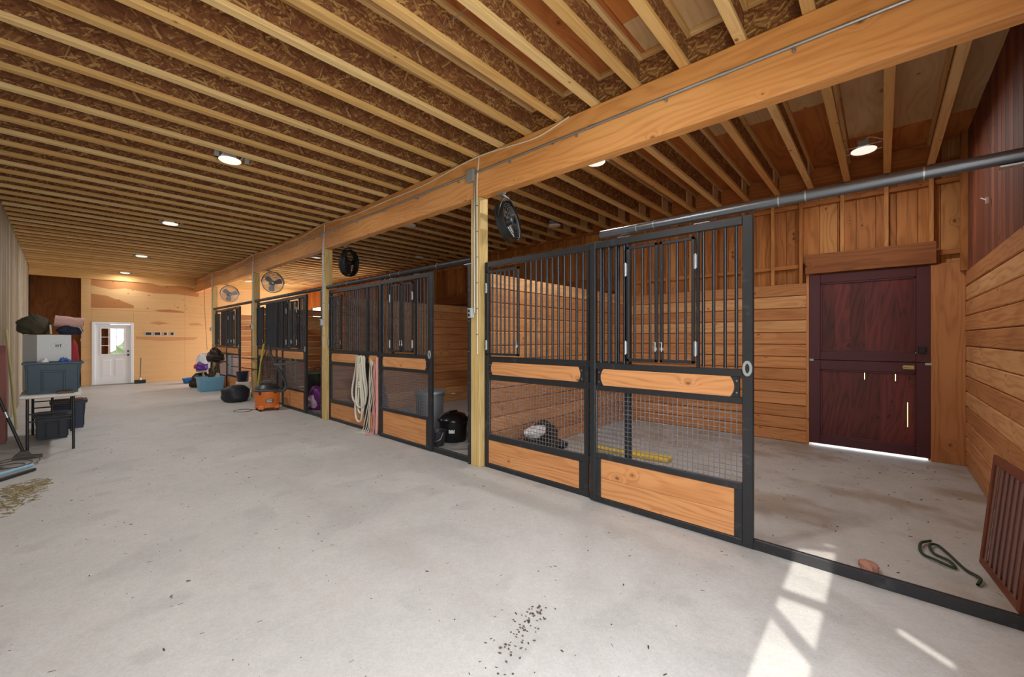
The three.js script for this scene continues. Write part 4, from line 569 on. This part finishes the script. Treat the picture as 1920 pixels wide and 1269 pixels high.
// inside the second and third stalls
{
  const c = thing('trash_can', 'galvanised metal can inside the second stall', 'can', 4.23, 0, -5.72); const prof = [[0, 0], [0.2, 0], [0.205, 0.03]]; for (let k = 0; k < 8; k++) prof.push([0.207 + 0.004 * k, 0.05 + k * 0.07], [0.211 + 0.004 * k, 0.085 + k * 0.07]); prof.push([0.245, 0.63], [0.25, 0.64]); obj('body', lathe(prof, 36), M.galvRough, c); obj('lid', lathe([[0.262, 0.62], [0.265, 0.65], [0.24, 0.67], [0.1, 0.7], [0, 0.705]], 36), M.galvRough, c); obj('handle', tube([V3(0.24, 0.5, 0.06), V3(0.29, 0.46, 0.0), V3(0.24, 0.5, -0.06)], 0.007, 16, 6), M.galv, c); obj('lid_handle', tube([V3(-0.06, 0.7, 0), V3(0, 0.75, 0), V3(0.06, 0.7, 0)], 0.007, 16, 6), M.galv, c);
  const t = thing('lidded_tub', 'black plastic tub with glossy lid and white sticker in the second stall doorway', 'tub', 4.03, 0, -4.86); obj('body', lathe([[0, 0], [0.19, 0], [0.215, 0.3], [0.22, 0.31]], 36), M.black, t); obj('lid', lathe([[0.235, 0.30], [0.245, 0.33], [0.21, 0.35], [0.18, 0.4], [0.09, 0.43], [0, 0.435]], 36), M.blackGloss, t); obj('handle', bx(0.14, 0.02, 0.04, 0, 0.445, 0, 0.008), M.blackGloss, t); const st = new THREE.CylinderGeometry(0.2075, 0.2035, 0.09, 10, 1, true, -PI / 2 + 0.55, 0.42); st.translate(0, 0.19, 0); obj('sticker', st, P.plasticWhite, t); for (const s of [-1, 1]) obj('side_grip', bx(0.04, 0.03, 0.09, 0.0, 0.3, s * 0.235, 0.008), M.black, t);
  const b = thing('bucket', 'small grey-black bucket in front of the lidded tub', 'bucket', 3.68, 0, -4.79); obj('shell', lathe([[0, 0], [0.09, 0], [0.12, 0.21], [0.13, 0.22], [0.112, 0.212], [0.085, 0.01], [0, 0.01]], 28), plain(0x2c2c2f, 0.5), b); obj('bail', tube([V3(0, 0.2, 0.125), V3(-0.05, 0.12, 0.13), V3(-0.12, 0.08, 0.06), V3(-0.12, 0.08, -0.06), V3(-0.05, 0.12, -0.13), V3(0, 0.2, -0.125)], 0.004, 24, 5), M.galv, b);
  tag(obj('plastic_sheet', crumple((() => { const q = lump(0.25, 0.75, 0.35, 17, 0.12); q.translate(4.0, 0, -7.25); return q; })(), 0.015, 18, 3), new THREE.MeshPhysicalMaterial({ color: 0x777a78, roughness: 0.3, clearcoat: 0.5 })), 'grey crumpled plastic sheeting behind the mesh below the coiled rope', 'sheeting');
  tag(obj('dark_tarp', crumple((() => { const q = lump(0.7, 0.95, 0.5, 31, 0.1); q.translate(5.4, 0, -4.9); return q; })(), 0.02, 12, 2), plain(0x15131a, 0.6)), 'dark heap under a tarp at the back of the second stall', 'tarp');
  const p = thing('feed_sack', 'purple printed feed sack standing in the third stall doorway', 'sack', 3.78, 0, -9.22); obj('sack', crumple(lump(0.16, 0.52, 0.22, 23, 0.05, 1.3), 0.006, 24, 2), plain(0x6d2a78, 0.4), p); obj('print', crumple((() => { const q = lump(0.12, 0.3, 0.16, 24, 0.05); q.translate(-0.06, 0.05, 0.04); return q; })(), 0.006, 30, 2), plain(0xb7a0b0, 0.5), p);
  const gb = thing('barrel', 'dark grey lidded barrel behind the purple sack', 'barrel', 4.25, 0, -10.3); obj('body', lathe([[0, 0], [0.24, 0], [0.27, 0.3], [0.28, 0.7], [0.29, 0.72]], 32), plain(0x33342f, 0.6), gb); obj('lid', lathe([[0.3, 0.7], [0.3, 0.735], [0.15, 0.77], [0, 0.775]], 32), plain(0x55544e, 0.6), gb); obj('lid_handle', tube([V3(-0.08, 0.76, 0), V3(-0.05, 0.84, 0), V3(0.05, 0.84, 0), V3(0.08, 0.76, 0)], 0.012, 16, 6), plain(0x3a3a38), gb);
}
// inside and before the nearest stall
{
  const s = thing('black_sack', 'black sack with white and pink print lying inside the nearest stall', 'sack', 4.36, 0, -3.4, 0.12); obj('sack', crumple(lump(0.38, 0.42, 0.16, 41, 0.06, 1.4), 0.008, 26, 4), plain(0x17171b, 0.45), s); obj('white_print', crumple((() => { const q = lump(0.2, 0.13, 0.1, 43, 0.1); q.translate(-0.24, 0.29, 0.05); return q; })(), 0.008, 40, 2), P.plasticWhite, s); obj('pink_print', (() => { const q = lump(0.05, 0.05, 0.04, 44, 0.05); q.translate(-0.33, 0.18, 0.1); return q; })(), plain(0xb8506a, 0.6), s); obj('neck', (() => { const q = lump(0.14, 0.1, 0.1, 45, 0.1); q.translate(0.42, 0.0, 0.03); return q; })(), plain(0x17171b, 0.45), s);
  tag(obj('yellow_board', (() => { const g = bx(0.18, 0.05, 1.15, 0, 0.026, 0, 0.008); g.rotateY(0.1); g.translate(5.08, 0, -2.55); return g; })(), P.yellow), 'long yellow board lying on the floor inside the nearest stall', 'board');
  const st = thing('flat_stone', 'flat reddish stone lying behind the door sill', 'stone', 3.64, 0, -0.07, 0.3); obj('stone', crumple((() => { const g = lump(0.07, 0.055, 0.05, 51, 0.1, 1.5); g.scale(1, 1, 1); return g; })(), 0.003, 60, 2), plain(0xa97a68, 0.85), st);
  const rp = []; const R0 = [[4.42, -0.33], [4.28, -0.27], [4.12, -0.27], [4.03, -0.33], [4.0, -0.42], [4.07, -0.40], [4.18, -0.33], [4.3, -0.32], [4.36, -0.36], [4.22, -0.40], [4.02, -0.47], [3.9, -0.52], [3.82, -0.50]]; R0.forEach(([x, d], i) => rp.push(W3(x + 0.02, 0.014 + 0.012 * (i % 2), d + 0.06))); tag(obj('green_rope', tube(rp, 0.009, 120, 7), plain(0x2c3a2a, 0.85)), 'dark green rope looped on the stall floor by the slatted panel', 'rope');
  // slatted panel leaning on the end wall
  const g = thing('slatted_panel', 'dark red wooden slatted panel leaning on the plank wall at right', 'panel', 3.95, 0, 0.54, 0.11), tilt = new THREE.Group(); tilt.name = 'leaning_frame'; g.add(tilt); tilt.rotation.x = 0.09;
  const w = 0.66, h = 0.76, fm = plain(0x76524a, 0.5), fr = std({ map: T.redwood, color: 0xb09890, roughness: 0.6 }); obj('frame', [bx(0.035, h, 0.02, -w / 2 + 0.018, h / 2, 0, 0.003), bx(0.035, h, 0.02, w / 2 - 0.018, h / 2, 0, 0.003), bx(w - 0.07, 0.05, 0.02, 0, 0.025, 0, 0.003), bx(w - 0.07, 0.06, 0.02, 0, h - 0.03, 0, 0.003)], fr, tilt);
  const slat = bx(0.034, h - 0.1, 0.006, 0, 0, 0, 0.002); for (let i = 0; i < 7; i++) shared('slat', slat, fm, tilt, -w / 2 + 0.092 + i * 0.0795, h / 2 - 0.005, -0.004);
  obj('back_board', bx(w - 0.04, h - 0.04, 0.012, 0, h / 2, 0.03, 0.001), fm, tilt);
  tag(obj('wall_hook', [bx(0.02, 0.06, 0.02, 5.9, 2.86, 0.735, 0.003), rod(V3(5.9, 2.86, 0.735), V3(5.94, 2.9, 0.70), 0.006)], M.white), 'small white hook on the red upright boards', 'hook');
}
// ---------------------------------------------------------------- litter on the floor
{
  const q = rngOf(99), m4 = new THREE.Matrix4(), qt = new THREE.Quaternion(), e = new THREE.Euler();
  const scatter = (name, label, geo, mat, n, put) => { const im = new THREE.InstancedMesh(geo, mat, n); for (let i = 0; i < n; i++) { const [x, d, s, l] = put(i); e.set(0, q() * PI * 2, 0); qt.setFromEuler(e); m4.compose(V3(x, 0.0022 * s, -d), qt, V3(l, s, s)); im.setMatrixAt(i, m4); im.setColorAt(i, new THREE.Color().setHSL(0.09 + 0.03 * q(), 0.08 + 0.12 * q(), 0.45 + 0.5 * q())); } im.name = name; im.castShadow = im.receiveShadow = true; im.userData = { kind: 'stuff', label }; scene.add(im); };
  const straw = new THREE.CylinderGeometry(0.0016, 0.0016, 0.05, 5); straw.rotateZ(PI / 2); const crumb = new THREE.IcosahedronGeometry(0.007, 0); crumb.scale(1, 0.5, 0.8); crumb.translate(0, 0.002, 0);
  const strawM = plain(0x857a68, 0.9), dirtM = plain(0x5a4c40, 0.95);
  scatter('loose_straw', 'stray straw and stems scattered over the concrete', straw, strawM, 520, () => { const inS = q() < 0.3; return inS ? [3.7 + q() * 3.5, -0.6 + q() * 4, 0.8, 0.3 + 0.6 * q()] : [-0.5 + q() * 3.8, 0.6 + q() * 9, 0.8, 0.15 + 0.75 * q() * q()]; });
  scatter('dirt_crumbs', 'dark crumbs of dirt scattered on the concrete', crumb, dirtM, 420, (i) => { if (i < 90) { const t = q(), a = q() * 7, r = 0.16 * Math.sqrt(q()) * (0.4 + t); return [1.86 - 0.5 * t + Math.cos(a) * r * 0.8, 1.46 - 0.1 * t + Math.sin(a) * r * 0.7, 0.4 + q() * 0.8, 0.5 + q()]; } if (i < 200) return [3.7 + q() * 3.5, -0.5 + q() * 3.8, 0.4 + q() * 0.8, 0.4 + q() * 2]; return [-0.4 + q() * 3.7, 0.4 + q() * 8, 0.3 + q() * 0.5, 0.4 + q() * 2]; });
  scatter('hay_pile', 'small pile of dry hay on the floor by the left wall', straw, plain(0xa3936a, 0.9), 380, () => { const a = q() * 7, r = Math.sqrt(q()); return [-0.36 + 0.3 * r * Math.cos(a), 6.2 + 0.6 * r * Math.sin(a) + 0.4 * r * Math.cos(a), 1 + 5 * q() * (1 - r), 0.6 + q() * 1.3]; });
}
renderer.render(scene, camera);
